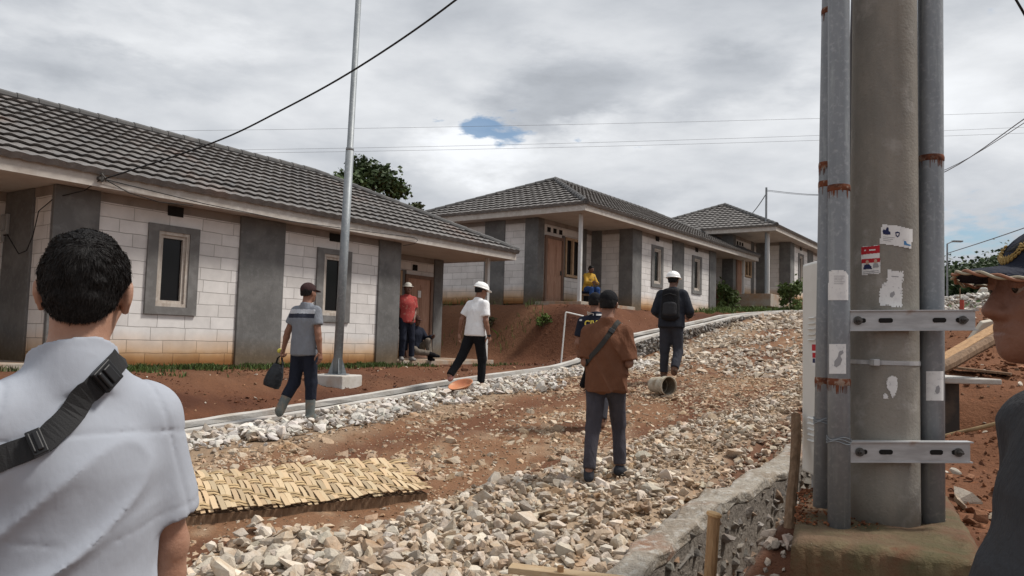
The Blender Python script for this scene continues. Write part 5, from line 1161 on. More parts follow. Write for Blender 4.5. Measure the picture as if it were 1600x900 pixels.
    def make_body(s, cut_z=None):
        it = s.torso() + s.headf()
        for n in 'LR': it += s.arm(n) + s.leg(n, .78) + s.foot(n)
        base = union(it); c, R_ = s.hc.copy(), s.hr
        def fn(P):
            d = base(P)
            for sd in (-1, 1):
                d = np.maximum(d, -(ell(c + R_ @ np.array((sd * .033, .095, .010)), (.015, .016, .009))(P))) if s.h < .009 else d
                if s.h < .009: d = np.minimum(d, ell(c + R_ @ np.array((sd * .033, .0775, .010)), (.0125, .0125, .0125))(P)); d = smin(d, ell(c + R_ @ np.array((sd * .033, .083, .017)), (.017, .0095, .0065))(P), .004)
            if s.h < .009:
                d = np.maximum(d, -(rc(c + R_ @ np.array((-.021, .094, -.0635)), c + R_ @ np.array((.021, .094, -.0635)), .0032)(P)))
                for sd in (-1, 1): d = np.maximum(d, -(ell(c + R_ @ np.array((sd * .085, .0, .0)), (.006, .012, .019))(P)))
            return d
        ex = []
        for i, n in enumerate('LR'):
            sd = -1 if n == 'L' else 1; p, q = hand(s.hands[i], sd); z = s.J['fd' + n]; pal = s.J['palm' + n]; pal = np.array(pal, float) if pal is not None else -s.lat * sd
            y = unit(pal - z * (pal @ z)); x = np.cross(y, z) * 1.; 
            # x must point to the thumb: mirrored hands carry the thumb on -x
            ex.append((p @ np.stack([x, y, z]) + s.J['wr' + n] - z * .012, q))
        lo, hi = s.bounds(); o = grow('body', fn, lo, hi, s.h, s.skin, s.o, 1, ex); s.fin(o); return o
    def bounds(s, m=.22):
        p = np.array([v for k, v in s.J.items() if k[:2] in ('sh', 'el', 'wr', 'hp', 'kn', 'an')] + [s.hc, s.pel]); return p.min(0) - m, p.max(0) + m
    def fin(s, o): o.scale = (s.k,) * 3; return o
    def cloth(s, name, items, m, infl, wr=.004, wf=9., h=None, fold=None, extra=None, rel=1, lo=None, hi=None):
        F0 = union(items, infl)
        def fn(P):
            d = F0(P); near = np.abs(d) < .06
            if wr and near.any():
                q = P[near]; n = vnoise(q * np.array([wf, wf, wf * .55], f4) + 3.7) + .6 * vnoise(q * np.array([wf * 2.3, wf * 2.3, wf * 1.1], f4) + 11.) ; dd = wr * n
                if fold is not None: dd = dd + fold(q)
                d[near] -= dd
            if extra is not None: d = extra(P, d)
            return d
        a, b = s.bounds(); o = grow(name, fn, a if lo is None else lo, b if hi is None else hi, h or s.h, m, s.o, rel); return s.fin(o)
    def shirt(s, m, sleeve=.6, hem=-.10, infl=.016, collar=True, ch=.045, long=False, wr=.005, name='shirt', belly=None, loose=.0, **k):
        it = list(s.torso()[:5]) + [s.torso()[6], s.torso()[7]]; b = s.bw
        it = [(cut(f, s.nb + s.up * .028, s.up), kk) for f, kk in it] if True else it
        it.append((ecap(s.chest, s.pel + s.up * hem * .2, (.158 * b + loose, .110 * b + loose), (.155 * b + loose, .108 * b + loose), s.lat), .05))
        if hem < 0: it.append((ecap(s.pel + s.up * .05, s.pel + s.up * hem, (.152 * b + loose, .108 * b + loose), (.170 * b + loose, .126 * b + loose), s.lat), .05))
        if belly: it += s.belly(belly)
        it = [(cut(f, s.pel + s.up * hem, -s.up), kk) for f, kk in it]
        if collar: it.append((cut(cut(rc(s.nb - s.up * .04, s.nb + s.up * .10 + s.fwd * .03, .068, .062), s.nb + s.up * ch - s.fwd * .055, s.up + s.fwd * .38), s.nb - s.up * .03, -s.up), .012))
        for n in 'LR':
            J = s.J; sh, e, w = J['sh' + n], J['el' + n], J['wr' + n]
            if long:
                m_ = e + (w - e) * .3; it += [(rc(sh, e, .060 * b, .048 * b), .03), (cut(rc(e, w, .047 * b, .038 * b), e + (w - e) * .93, w - e), .02)]
            else:
                q = sh + (e - sh) * sleeve; it.append((cut(rc(sh, e, .062 * b, .058 * b), q, e - sh), .03))
        s.shirt_items = it; s.shirt_infl = infl
        o = s.cloth(name, it, m, infl, wr, **k); s.sh_o = o; return o
    def trousers(s, m, infl=.012, end=.93, wr=.004, name='trousers', wide=1.):
        it = [s.torso()[0], s.torso()[1]]
        it = [(cut(f, s.pel + s.up * .12, s.up), k) for f, k in it]
        for n in 'LR':
            J = s.J; hp, kn, an = J['hp' + n], J['kn' + n], J['an' + n]; b = 1 + .6 * (s.bw - 1)
            it += [(rc(hp + s.up * .02, kn, .094 * b, .064 * b * wide), .05), (cut(rc(kn, an, .063 * b * wide, .052 * b * wide), kn + (an - kn) * end, an - kn), .03)]
        return s.cloth(name, it, m, infl, wr, wf=11)
    def shoes(s, m, name='shoe', sole=None, high=.0, r=1.):
        for n in 'LR':
            an, fo, fu = s.J['an' + n], s.J['fo' + n], s.J['fu' + n]; up = unit(s.J['kn' + n] - an)
            it = [(rc(an - fu * .012, an - fu * .043 - fo * .03, .040 * r, .036), .02), (ecap(an - fu * .045 - fo * .03, an - fu * .05 + fo * .13, (.038, .034), (.042, .026), np.cross(fo, fu)), .02), (rc(an - fu * .02 + fo * .02, an - fu * .042 + fo * .10, .036, .028), .02)]
            if high: it.append((cut(rc(an - fu * .02, an + up * high, .048 * r, .062 * r), an + up * (high - .01), up), .02))
            it = [(cut(f, an - fu * .078, -fu), k) for f, k in it]
            lo = np.minimum(np.minimum(an - .25, an + up * high - .12), an + fo * .2 - .1); hi = np.maximum(np.maximum(an + .2, an + up * high + .12), an + fo * .2 + .1)
            o = s.cloth(name, it, m, .004, .0, h=min(s.h, .008), lo=lo, hi=hi)
            if sole is not None:
                it = [(ecap(an - fu * .07 - fo * .03, an - fu * .07 + fo * .135, (.041, .012), (.045, .012), np.cross(fo, fu)), .01)]; it = [(cut(cut(f, an - fu * .083, -fu), an - fu * .066, fu), k) for f, k in it]
                q = s.cloth('sole', it, sole, .003, .0, h=min(s.h, .007), lo=an - .2, hi=an + .25); q.parent = o; q.scale = (1, 1, 1)
    def cap_part(s, name, fn, m, h=.007, r=.22): lo = s.hc - r; hi = s.hc + r; return s.fin(grow(name, fn, lo, hi, h, m, s.o, 1))
    def hair(s, m, infl=.008, low=-.045, front=.085, h=.007, amp=.004, sides=-.02, fade=True):
        R_, c = s.hr, s.hc; f0 = union([(ell(c + R_ @ np.array((0, -.018, .036)), (.077, .097, .087), R_.T), .01), (ell(c + R_ @ np.array((0, -.05, -.015)), (.058, .052, .06), R_.T), .03)], infl)
        def fn(P):
            q = (P - c) @ R_; d = f0(P) - amp * vnoise(P * 60) - amp * .8 * vnoise(P * 25)
            lim = np.where(q[:, 1] > -.015, np.minimum(sides + (q[:, 1] + .015) * 1.0, .085), low + (sides - low) * np.clip((q[:, 1] + .09) / .075, 0, 1) ** 2)
            return np.maximum(d, (lim - q[:, 2]) * .8)
        return s.cap_part('hair', fn, m, h)
    def helmet(s, m, tilt=0.):
        R_ = s.hr @ rotx(tilt); c = s.hc; T = lambda v: c + R_ @ np.array(v)
        dome = cut(ell(T((0, -.012, .048)), (.112, .135, .108), R_.T), T((0, 0, .038)), -(R_ @ np.array((0, 0, 1.)))); brim = ell(T((0, .012, .040)), (.128, .172, .012), R_.T); rdg = rc(T((0, -.10, .13)), T((0, .09, .138)), .012)
        def fn(P): return np.maximum(smin(smin(dome(P), brim(P), .012), np.maximum(rdg(P), dome(P) - .012), .01), -ell(T((0, -.01, .02)), (.098, .12, .09), R_.T)(P))
        return s.cap_part('hard_hat', fn, m, .006, .24)
    def cap(s, m, bill=True, h=.006, back=False, dz=0.):
        R_ = s.hr; c = s.hc; T = lambda v: c + R_ @ np.array(v)
        dome = cut(ell(T((0, -.014, .042 + dz)), (.089, .110, .096), R_.T), T((0, -.02, .030 + dz)), -(R_ @ np.array((0, -.10, 1.))))
        sgn = -1 if back else 1
        bl = cut(ell(T((0, sgn * .09, .040 + dz)), (.078, .098, .007), (R_ @ rotx(-.16 * sgn)).T), T((0, sgn * .055, .04)), R_ @ np.array((0, -sgn * 1., 0)))
        def fn(P):
            d = dome(P)
            return smin(d, bl(P), .008) if bill else d
        return s.cap_part('cap', fn, m, h, .24)
    def strap(s, pts, width, thick, m, owner=None, name='strap', target=None, lift=.004, n=40, parent=None):
        """a webbing strap laid on the shirt between the given points"""
        tgt = target or s.sh_o; me = tgt.data; vs = [v.co for v in me.vertices]; bvh = BVHTree.FromPolygons(vs, [tuple(p.vertices) for p in me.polygons])
        P = [Vector(p) for p in pts]; path = []
        for i in range(len(P) - 1):
            p0, p1, p2, p3 = P[max(i-1, 0)], P[i], P[i+1], P[min(i+2, len(P)-1)]
            for t in np.linspace(0, 1, n // (len(P) - 1))[(0 if i == 0 else 1):]: path.append(.5 * ((2*p1) + (p2-p0)*t + (2*p0-5*p1+4*p2-p3)*t*t + (3*p1-p0-3*p2+p3)*t**3))
        res = []
        for p in path: q, nn, _, _ = bvh.find_nearest(p); res.append((q, nn))
        sm = [res[0][0]] + [(res[i-1][0] + res[i][0] * 2 + res[i+1][0]) / 4 for i in range(1, len(res)-1)] + [res[-1][0]]
        mb = MB(); W = width / 2
        for i, q in enumerate(sm):
            t = (sm[min(i+1, len(sm)-1)] - sm[max(i-1, 0)]).normalized(); nn = sum((res[max(0, min(len(res)-1, i+d))][1] for d in (-2, -1, 0, 1, 2)), Vector()).normalized(); b = t.cross(nn).normalized(); q = q + nn * lift
            mb.v += [tuple(q - b*W), tuple(q + b*W), tuple(q + b*W + nn*thick), tuple(q - b*W + nn*thick)]
            if i: k = 4 * i; mb.f += [(k-4+j, k-4+(j+1) % 4, k+(j+1) % 4, k+j) for j in range(4)]; mb.mi += [0] * 4
        mb.f += [(0, 1, 2, 3), tuple(len(mb.v) - 4 + j for j in (3, 2, 1, 0))]; mb.mi += [0, 0]
        o = mb.build(name, m, parent or s.o); o.scale = (s.k,) * 3; s.path = sm; s.pn = [r[1] for r in res]
        return o
def skin(name, c): return M(name, c, .55, var=[((c[0] * .8, c[1] * .72, c[2] * .7), 14, .45, .75), ((c[0] * 1.12, c[1] * 1.05, c[2]), 40, .55, .8)], bump=[(180, .0009), (60, .0010), (22, .0018, (1, 1, 1.8))], spec=.4)
def fabric(name, c, var=.85, rough=.9, b=.0015, **k): return M(name, c, rough, var=[((c[0] * var, c[1] * var, c[2] * var), 7, .4, .7)], bump=[(260, .0006), (30, b), (11, .016, (1, 1, .4)), (5, .032, (1.3, 1.3, .6))], spec=.15, **k)
SK1, SK2, SK3 = skin('skin_tan', (.36, .20, .135)), skin('skin_brown', (.23, .115, .075)), skin('skin_dark', (.135, .065, .043))
SK4 = skin('skin_weathered', (.20, .095, .062))
HAIR = M('black_hair', (.010, .009, .009), .7, bump=[(120, .003)], spec=.2)
def mcol(name, c, **k): return fabric(name, c, **k)
# ------------------------------------------------------------------ the people
def onground(px, py): p = ground_at(px, py, 2, 60); return p
white_hat = M('white_hard_hat', (.80, .80, .79), .35, spec=.5, var=[((.68, .67, .65), 8, .5, .75)])
black = mcol('black_fabric', (.010, .010, .012)); navy = mcol('navy_fabric', (.016, .019, .031)); webbing = M('black_webbing', (.017, .017, .018), .75, bump=[(300, .001)])
plastic = M('black_buckle', (.015, .015, .016), .35)
sole_m = mcol('pale_sole', (.32, .28, .23)); boot_m = M('rubber_boot', (.115, .13, .125), .6, var=[((.24, .16, .10), 6, .5, .7)], spec=.35); boot_sole = M('muddy_sole', (.24, .15, .09), .95, bump=[(40, .006)])
muddy = M('muddy_shoe', (.085, .05, .033), .9, var=[((.2, .1, .06), 9, .45, .7)])
# --- man in white shirt and white hard hat
p = G(1.0, 4.3, .0); p.z = kerb_z(1.0) - .05
w1 = Person((p.x, p.y, p.z), R(42), 1.70, 'man in white shirt and white hard hat striding past the orange pan', SK2, lean=.10, head=(.35, .28, 0),
    arms={'L': ((-.42, -.35, -1), (-.30, .12, -1), (.8, .2, 0)), 'R': ((.24, -.12, -1), (.06, .30, -1), (-1, 0, 0))},
    legs={'L': ((-.05, -.50, -1), (-.05, -.80, -1), (-.1, -.95)), 'R': ((.0, .24, -1), (.0, -.04, -1), (0, .0))}, h=.012, build=1.02)
w1.make_body(); w1.shirt(mcol('white_shirt', (.78, .78, .79), var=.93), sleeve=.72, hem=-.06, wr=.005, loose=.006); w1.trousers(black, end=.97, wide=.95); w1.hair(HAIR); w1.helmet(white_hat)
w1.shoes(mcol('pink_sandal', (.42, .20, .17)), 'sandal', sole_m)
mb = MB(); wv_ = w1.J['wrR']; fd = w1.J['fdR']; mb.tube([Vector(wv_ - fd * .02), Vector(wv_ + fd * .015)], .034, 14); o = mb.build('wristwatch', plastic, w1.o); o.scale = (w1.k,) * 3
# --- man in grey shirt and rubber boots with a black bag
p = G(-2.78, 4.55, .03)
g1 = Person((p.x, p.y, p.z), R(28), 1.64, 'man in grey shirt and rubber boots carrying a black bag', SK2, lean=.02, head=(.12, .02, 0),
    arms={'L': ((-.42, -.10, -1), (-.36, .10, -1), (.8, .0, 0)), 'R': ((.26, -.08, -1), (.10, .10, -1), None)},
    legs={'L': ((-.04, -.10, -1), (-.14, -.62, -1), (-.15, -.95)), 'R': ((.03, .10, -1), (.02, -.02, -1), (.1, 0))}, hands=('grip', 'relaxed'), h=.011)
g1.make_body(); gs = mcol('grey_polo', (.20, .215, .245), var=.88); o = g1.shirt(gs, sleeve=.62, hem=-.10, wr=.006, loose=.008)
band = mcol('navy_band', (.035, .038, .055)); pale = mcol('pale_yoke', (.50, .52, .56)); o.data.materials.append(band); o.data.materials.append(pale)
zb = np.array([q.center[:] for q in o.data.polygons]); loc_ = (zb - g1.pel) @ g1.up; latd = np.abs((zb - g1.pel) @ g1.lat); mi = np.where((loc_ > .365) & (loc_ < .425) & (latd < .215), 1, np.where((loc_ >= .425) & (loc_ < .478) & (latd < .21), 2, 0)); o.data.polygons.foreach_set('material_index', mi.astype(np.int32))
g1.trousers(navy, end=.55); g1.hair(HAIR); g1.cap(mcol('maroon_cap', (.045, .024, .024))); g1.shoes(boot_m, 'rubber_boot', boot_sole, high=.27, r=1.05)
hw_ = Vector(g1.J['wrL'] + g1.J['fdL'] * .09) * g1.k; hw_ = Matrix.Translation(p) @ Matrix.Rotation(-R(28), 4, 'Z') @ hw_
bag = empty('carrier_bag', hw_, 0, 'black bag with loop handles hanging from the hand of the man in boots', 'bag')
mb = MB(); mb.lathe([(.0, -.42), (.10, -.41), (.115, -.36), (.105, -.24), (.07, -.13), (.055, -.11)], 20, Matrix.Rotation(.3, 4, 'Y') @ Matrix.Diagonal((1.0, .62, 1, 1))); mb.build('pouch', M('glossy_black_bag', (.02, .023, .028), .4, bump=[(14, .02)]), bag, smooth=True)
mb = MB()
for y in (-.025, .025): mb.tube([(-.075, y, -.13), (-.05, y * .6, -.03), (0, 0, .012), (.0, y * .6, -.03), (.02, y, -.12)], .008, 6)
mb.build('handle', webbing, bag)
mb = MB(); mb.lathe([(0, -.03), (.028, -.02), (.034, 0), (.025, .02), (0, .03)], 12, Matrix.Translation((-.03, 0, .06))); mb.build('tied_top', M('yellow_tie', (.55, .50, .08), .6), bag, smooth=True)
# --- man in brown shirt
p = onground(944, 752); p.z += .02; BF = R(14)
b1 = Person((p.x, p.y, p.z), BF, 1.63, 'man in rust brown shirt and black cap walking up the road', SK2, lean=.03, head=(.10, .12, 0),
    arms={'L': ((-.10, -.20, -1), (.30, 1, -.02), (1, 0, .2)), 'R': ((.17, -.14, -1), (-.30, 1, -.10), (-1, 0, .2))},
    legs={'L': ((-.03, -.22, -1), (-.03, -.34, -1), (-.15, -.4)), 'R': ((.05, .44, -1), (.04, -.02, -1), (.25, .15))}, hands=('hold', 'hold'), h=.009, build=.96, shd=.025)
b1.make_body()
tees = mcol('rust_shirt', (.150, .066, .038), var=.82)
b1.shirt(tees, sleeve=.86, hem=-.10, wr=.006, loose=.012, collar=False, h=.008, fold=lambda q: .024 * (1 - np.abs(vnoise(np.stack([(q[:, 0] * .85 + q[:, 2] * .5) * 16, q[:, 1] * 4, q[:, 2] * 2.5], 1)))) ** 3 * np.clip((1.40 - q[:, 2]) / .3, .15, 1))
b1.trousers(mcol('charcoal_trousers', (.062, .058, .070), var=.75), end=.95, wr=.007, wide=.86); b1.hair(HAIR, low=-.05); b1.cap(black, bill=True); b1.shoes(mcol('dark_sneaker', (.035, .037, .045)), 'shoe', mcol('grey_sole', (.22, .2, .18)))
bw = empty('sling_bag', (p.x, p.y, p.z), -BF, 'dark sling strap running over the shoulder of the man in rust brown', 'bag')
c = b1.chest; st_ = b1.strap([c + A3((.105, .02, .195)), c + A3((.085, -.10, .165)), c + A3((-.02, -.16, .0)), c + A3((-.15, -.10, -.17)), c + A3((-.19, .02, -.27))], .045, .005, mcol('dark_sling', (.045, .043, .040)), parent=bw)
for i in (12, len(b1.path) - 9):
    q, nn = b1.path[i], b1.pn[i]; t = (b1.path[i + 1] - b1.path[i]).normalized(); T = Matrix.Translation(q + nn * .008) @ Matrix((t, t.cross(nn), nn)).transposed().to_4x4(); mb = MB(); mb.box((-.022, -.028, 0), (.022, .028, .012), M=T)
    o = mb.build('buckle', plastic, bw, bevel=.003); o.scale = (b1.k,) * 3
mb = MB(); T = Matrix.Translation(Vector(c + A3((-.20, .10, -.33)))) @ Matrix.Rotation(.3, 4, 'Y'); mb.box((-.035, -.08, -.10), (.035, .10, .09), M=T); o = mb.build('pouch', black, bw, bevel=.025); o.scale = (b1.k,) * 3
# --- man in navy CIVIL shirt, half hidden by him
v = at(936, 560, 9.9); CF = R(20); cp_ = Vector((v.x, v.y, gz(v.x, v.y)))
c1 = Person(cp_, CF, 1.66, 'man in navy shirt printed CIVIL half hidden behind the man in rust brown', SK2, lean=.04, side=-.13, head=(.05, .1, 0), h=.011,
    arms={'L': ((-.22, -.1, -1), (.10, .7, -.7), (1, 0, 0)), 'R': ((.22, -.1, -1), (-.10, .7, -.7), (-1, 0, 0))}, legs={'L': ((.05, .14, -1), (.03, -.06, -1), (0, 0)), 'R': ((-.02, -.10, -1), (.0, -.30, -1), (0, -.4))})
c1.make_body(); so = c1.shirt(navy, sleeve=.7, hem=-.10, wr=.003, collar=True); c1.trousers(mcol('dark_jeans', (.05, .05, .06))); c1.hair(HAIR); c1.cap(black); c1.shoes(muddy)
fc = bpy.data.curves.new('print', 'FONT'); fc.body = 'CIVIL'; fc.size = .105; fc.align_x = 'CENTER'; fc.offset = .004; fc.space_character = 1.08; tmp = bpy.data.objects.new('print', fc); col.objects.link(tmp); bpy.context.view_layer.update()
me = bpy.data.meshes.new_from_object(tmp.evaluated_get(bpy.context.evaluated_depsgraph_get())); bpy.data.objects.remove(tmp)
bm = bmesh.new(); bm.from_mesh(me); bmesh.ops.triangulate(bm, faces=bm.faces); bmesh.ops.subdivide_edges(bm, edges=bm.edges, cuts=2); 
bvh = BVHTree.FromPolygons([q.co for q in so.data.vertices], [tuple(q.vertices) for q in so.data.polygons])
ctr = Vector(c1.chest + c1.up * .085)
for q in bm.verts:
    x, y = q.co.x, q.co.y; org = ctr + Vector((x, -.5, y - .035)); h_, nn, _, _ = bvh.ray_cast(org, Vector((0, 1, 0))); q.co = (h_ + Vector((0, -.003, 0))) if h_ else org + Vector((0, .4, 0))
bm.to_mesh(me); bm.free(); o = link('back_print', me, M('yellow_print', (.62, .48, .08), .7), c1.o); o.scale = (c1.k,) * 3
mb = MB()
for x0, x1, z in ((-.10, -.01, .135), (.02, .10, .135), (-.2, -.165, .06)):
    vs = []
    for dx, dz in ((x0, z), (x1, z), (x1, z + .022), (x0, z + .022)):
        h_, nn, _, _ = bvh.ray_cast(ctr + Vector((dx, -.5, dz - .03)), Vector((0, 1, 0))); vs.append((h_ or ctr + Vector((dx, -.1, dz))) + Vector((0, -.004, 0)))
    mb.add(vs, [(0, 1, 2, 3)])
o = mb.build('back_print', mcol('pale_print_c', (.6, .6, .6)), c1.o); o.scale = (c1.k,) * 3
# --- man with backpack and hard hat
p = onground(1048, 596); p.z += .03; KF = R(20)
k1 = Person((p.x, p.y, p.z), KF, 1.76, 'man in dark jacket and white hard hat walking up the slope', SK3, lean=.13, head=(.22, .08, 0),
    arms={'L': ((-.34, -.12, -1), (.25, .9, -.30), (1, 0, 0)), 'R': ((.40, -.05, -1), (-.1, .95, -.25), (-1, 0, 0))},
    legs={'L': ((-.05, .10, -1), (-.02, .0, -1), (-.1, 0)), 'R': ((.06, .06, -1), (-.10, -.80, -1), (.0, -.95))}, hands=('hold', 'hold'), h=.012, build=1.06)
k1.make_body(); jk = k1.shirt(mcol('dark_jacket', (.024, .027, .036)), long=True, hem=-.09, wr=.007, infl=.024, loose=.01); k1.trousers(mcol('dark_trousers', (.040, .042, .052)), end=.9, wr=.007); k1.hair(HAIR); k1.helmet(white_hat); k1.shoes(muddy, 'boot', muddy, high=.16)
bp = empty('backpack', (p.x, p.y, p.z), -KF, 'black backpack worn by the man with the dark jacket', 'backpack'); c = k1.chest - k1.fwd * .19 - k1.up * .06
fr = [(ecap(c - k1.up * .20, c + k1.up * .19, (.155, .085), (.135, .07), k1.lat), .03)]
o = grow('main_bag', union(fr), c - .4, c + .4, .012, mcol('backpack_black', (.014, .014, .016)), bp); o.scale = (k1.k,) * 3
o = grow('front_pocket', union([(ecap(c - k1.up * .17 - k1.fwd * .055, c - k1.up * .02 - k1.fwd * .055, (.115, .05), (.11, .045), k1.lat), .03)]), c - .4, c + .4, .012, mcol('pocket_grey', (.035, .035, .038)), bp); o.scale = (k1.k,) * 3
mb = MB(); mb.tube([Vector(c + k1.up * .24 + k1.lat * x) for x in (-.05, -.02, .02, .05)], .008, 6); q = Vector(c - k1.fwd * .078 + k1.up * .12); mb.tube([q + Vector((-.1, 0, -.0)), q + Vector((0, -.004, .03)), q + Vector((.1, 0, 0))], .006, 6); o = mb.build('zip_and_handle', plastic, bp); o.scale = (k1.k,) * 3
for sd in (-1, 1): k1.strap([c + A3((sd * .09, .10, .22)), k1.chest + A3((sd * .10, .0, .18)), k1.chest + A3((sd * .11, .16, .08)), k1.chest + A3((sd * .14, .12, -.12))], .05, .008, webbing, target=jk, parent=bp)
# --- man in red shirt leaning by the door of the nearest house
q = hw(h1, 3.99, -.06, .05); 
r1 = Person((q.x, q.y, q.z), R(150), 1.72, 'man in red patterned shirt and pale hat standing by a door', SK3, lean=-.03, head=(.1, .05, 0), h=.013,
    arms={'L': ((-.15, .02, -1), (.3, .5, -.6), (1, 0, 0)), 'R': ((.16, -.1, -1), (.02, .02, -1), None)}, legs={'L': ((-.05, .08, -1), (-.05, -.02, -1), (-.2, 0)), 'R': ((.06, .16, -1), (.02, -.05, -1), (.2, 0))}, build=.97)
r1.make_body(); r1.shirt(M('red_print_shirt', (.33, .05, .045), .9, var=[((.42, .17, .13), 22, .55, .66), ((.20, .03, .03), 9, .55, .75)]), sleeve=.7, hem=-.07, collar=False, wr=.005); r1.trousers(navy, end=.95); r1.shoes(mcol('grey_shoe', (.25, .24, .23))); r1.hair(HAIR)
Rr = r1.hr; hf = M('pale_hat', (.52, .50, .45), .85)
def fhat(P, c=r1.hc): T = lambda v: c + Rr @ np.array(v); return smin(cut(ell(T((0, -.012, .06)), (.088, .105, .085), Rr.T), T((0, 0, .045)), (0, 0, -1))(P), ell(T((0, -.012, .05)), (.135, .15, .010), Rr.T)(P), .01)
r1.cap_part('hat', fhat, hf, .007, .26)
c_ = r1.hc; o = r1.cap_part('hat_band', lambda P: np.maximum(ell(c_ + np.array((0, -.012, .06)), (.0895, .1065, .0865))(P), np.maximum(P[:, 2] - c_[2] - .078, c_[2] + .058 - P[:, 2])), black, .006, .2)
# --- man sitting on the porch floor
q = hw(h1, 4.78, .33, .05)
s1 = Person((q.x, q.y, q.z), R(138), 1.66, 'man in dark clothes and cap sitting on the porch floor with one knee raised', SK3, lean=-.10, head=(-.3, .1, 0), sit=.11, h=.012,
    arms={'L': ((-.1, .75, -.7), (.0, 1, .22), (1, 0, 0)), 'R': ((.25, -.35, -1), (.05, .1, -1), None)}, legs={'L': ((.0, .92, .62), (.0, .30, -1), (0, 0)), 'R': ((.42, 1, -.05), (-.75, .42, -.10), (-.9, 0))})
s1.make_body(); s1.shirt(navy, long=True, hem=-.06, wr=.006, infl=.018); s1.trousers(mcol('grey_work_trousers', (.17, .145, .12)), end=.75, wr=.006); s1.hair(HAIR); s1.cap(mcol('rust_cap', (.10, .055, .045))); s1.shoes(black, 'boot', black, high=.2)
# --- person in yellow on the porch of the middle house
mb = MB(); q = hw(h2, -6.0, .35, .05); o = empty('low_stool', q, 0, 'low wooden stool on the porch of the middle house', 'stool')
mb.box((-.2, -.17, .25), (.2, .17, .29)); mb.build('seat', mt['wood_dark'], o, bevel=.005)
for a in (-.16, .16):
    for b_ in (-.13, .13): mb = MB(); mb.box((a - .02, b_ - .02, 0), (a + .02, b_ + .02, .25)); mb.build('leg', mt['wood_dark'], o)
y1 = Person((q.x, q.y, q.z), R(150), 1.55, 'person in yellow jacket seated on the porch of the middle house', SK3, lean=.22, head=(-.2, .3, 0), sit=.40, h=.014,
    arms={'L': ((-.2, .5, -1), (.5, 1, -.1), (1, 0, 0)), 'R': ((.2, .5, -1), (-.5, 1, .05), (-1, 0, 0))}, legs={'L': ((-.1, 1, .02), (-.02, .02, -1), (0, 0)), 'R': ((.1, 1, .02), (.02, .02, -1), (0, 0))})
y1.make_body(); y1.shirt(M('yellow_jacket', (.46, .27, .035), .85, var=[((.10, .09, .09), 6, .60, .66)]), long=True, hem=-.07, infl=.02, wr=.006); y1.trousers(mcol('blue_cloth', (.03, .07, .20)), end=.55, wide=1.1); y1.hair(HAIR, low=-.06); y1.shoes(black)
q = hw(h2, -5.15, .9, .05); o = empty('dark_sack', q, 0, 'bulging black sack on the porch behind the white post', 'sack'); mb = MB(); mb.lathe([(0, 0), (.2, .02), (.27, .2), (.24, .42), (.12, .58), (.05, .62), (.07, .68), (0, .69)], 18); mb.build('sack_body', black, o, smooth=True)
# --- man in the left foreground, seen from behind
LB = R(-48)
l1 = Person((-.885, 1.60, -1.54), LB, 1.70, 'man in pale office shirt seen close from behind, at the left edge', SK1, lean=.0, head=(R(30), .05, .03), build=.87, h=.008,
    shd=.022,
    arms={'L': ((-.2, .02, -1), (.1, .35, -1), None), 'R': ((.24, .0, -1), (.06, .22, -1), None)})
l1.make_body()
sw = M('white_office_shirt', (.345, .368, .415), .85, var=[((.31, .33, .375), 3, .4, .7)], bump=[(420, .0002), (4.5, .008, (1, 1, .6))], spec=.2)
nbz = l1.nb; yoke = l1.chest + l1.up * .085
def seams(P, d):
    nr = np.abs(d) < .02; q = P[nr]; bk = (q - l1.chest) @ l1.fwd < -.02
    yk = np.abs((q - yoke) @ l1.up + .10 * np.abs((q - l1.chest) @ l1.lat) ** 1.3); g = np.exp(-(yk / .0035) ** 2) * bk * .0035
    for n, sd in (('L', -1), ('R', 1)):
        sh = l1.J['sh' + n]; ax = unit(l1.lat * sd * .95 + l1.up * .30); sj = np.abs((q - (sh + l1.lat * sd * .012)) @ ax); g = g + np.exp(-(sj / .004) ** 2) * .004
        e = l1.J['el' + n]; sl = np.abs((q - sh) @ unit(e - sh) - .285 * .68); far = np.linalg.norm(q - (sh + e) / 2, axis=1) < .2; g = g + np.exp(-(sl / .003) ** 2) * .0025 * far
    d[nr] += g.astype(d.dtype); return d
def folds(q):
    u = (q[:, 0] * .75 + q[:, 2] * .66); w_ = (-q[:, 0] * .66 + q[:, 2] * .75)
    a = 1 - np.abs(vnoise(np.stack([w_ * 11, q[:, 1] * 3, u * 2.6], 1))); lowm = np.clip((l1.chest[2] + .12 - q[:, 2]) / .3, 0, 1)
    u2 = (q[:, 0] * .5 - q[:, 2] * .86); b = 1 - np.abs(vnoise(np.stack([u2 * 13 + 5, q[:, 1] * 3, q[:, 0] * 3], 1)))
    return (.020 * (a ** 5) + .020 * b ** 6 * np.clip((l1.chest[2] - .02 - q[:, 2]) / .25, 0, 1)) * (.35 + .65 * lowm)
l1.shirt(sw, sleeve=.74, hem=-.08, infl=.016, ch=.070, wr=.003, wf=5., loose=.010, h=.006, fold=folds, extra=seams)
l1.trousers(mcol('dark_slacks', (.03, .03, .035)), end=.97); l1.shoes(black)
l1.hair(HAIR, infl=.004, low=-.070, sides=.018, h=.004, amp=.004)
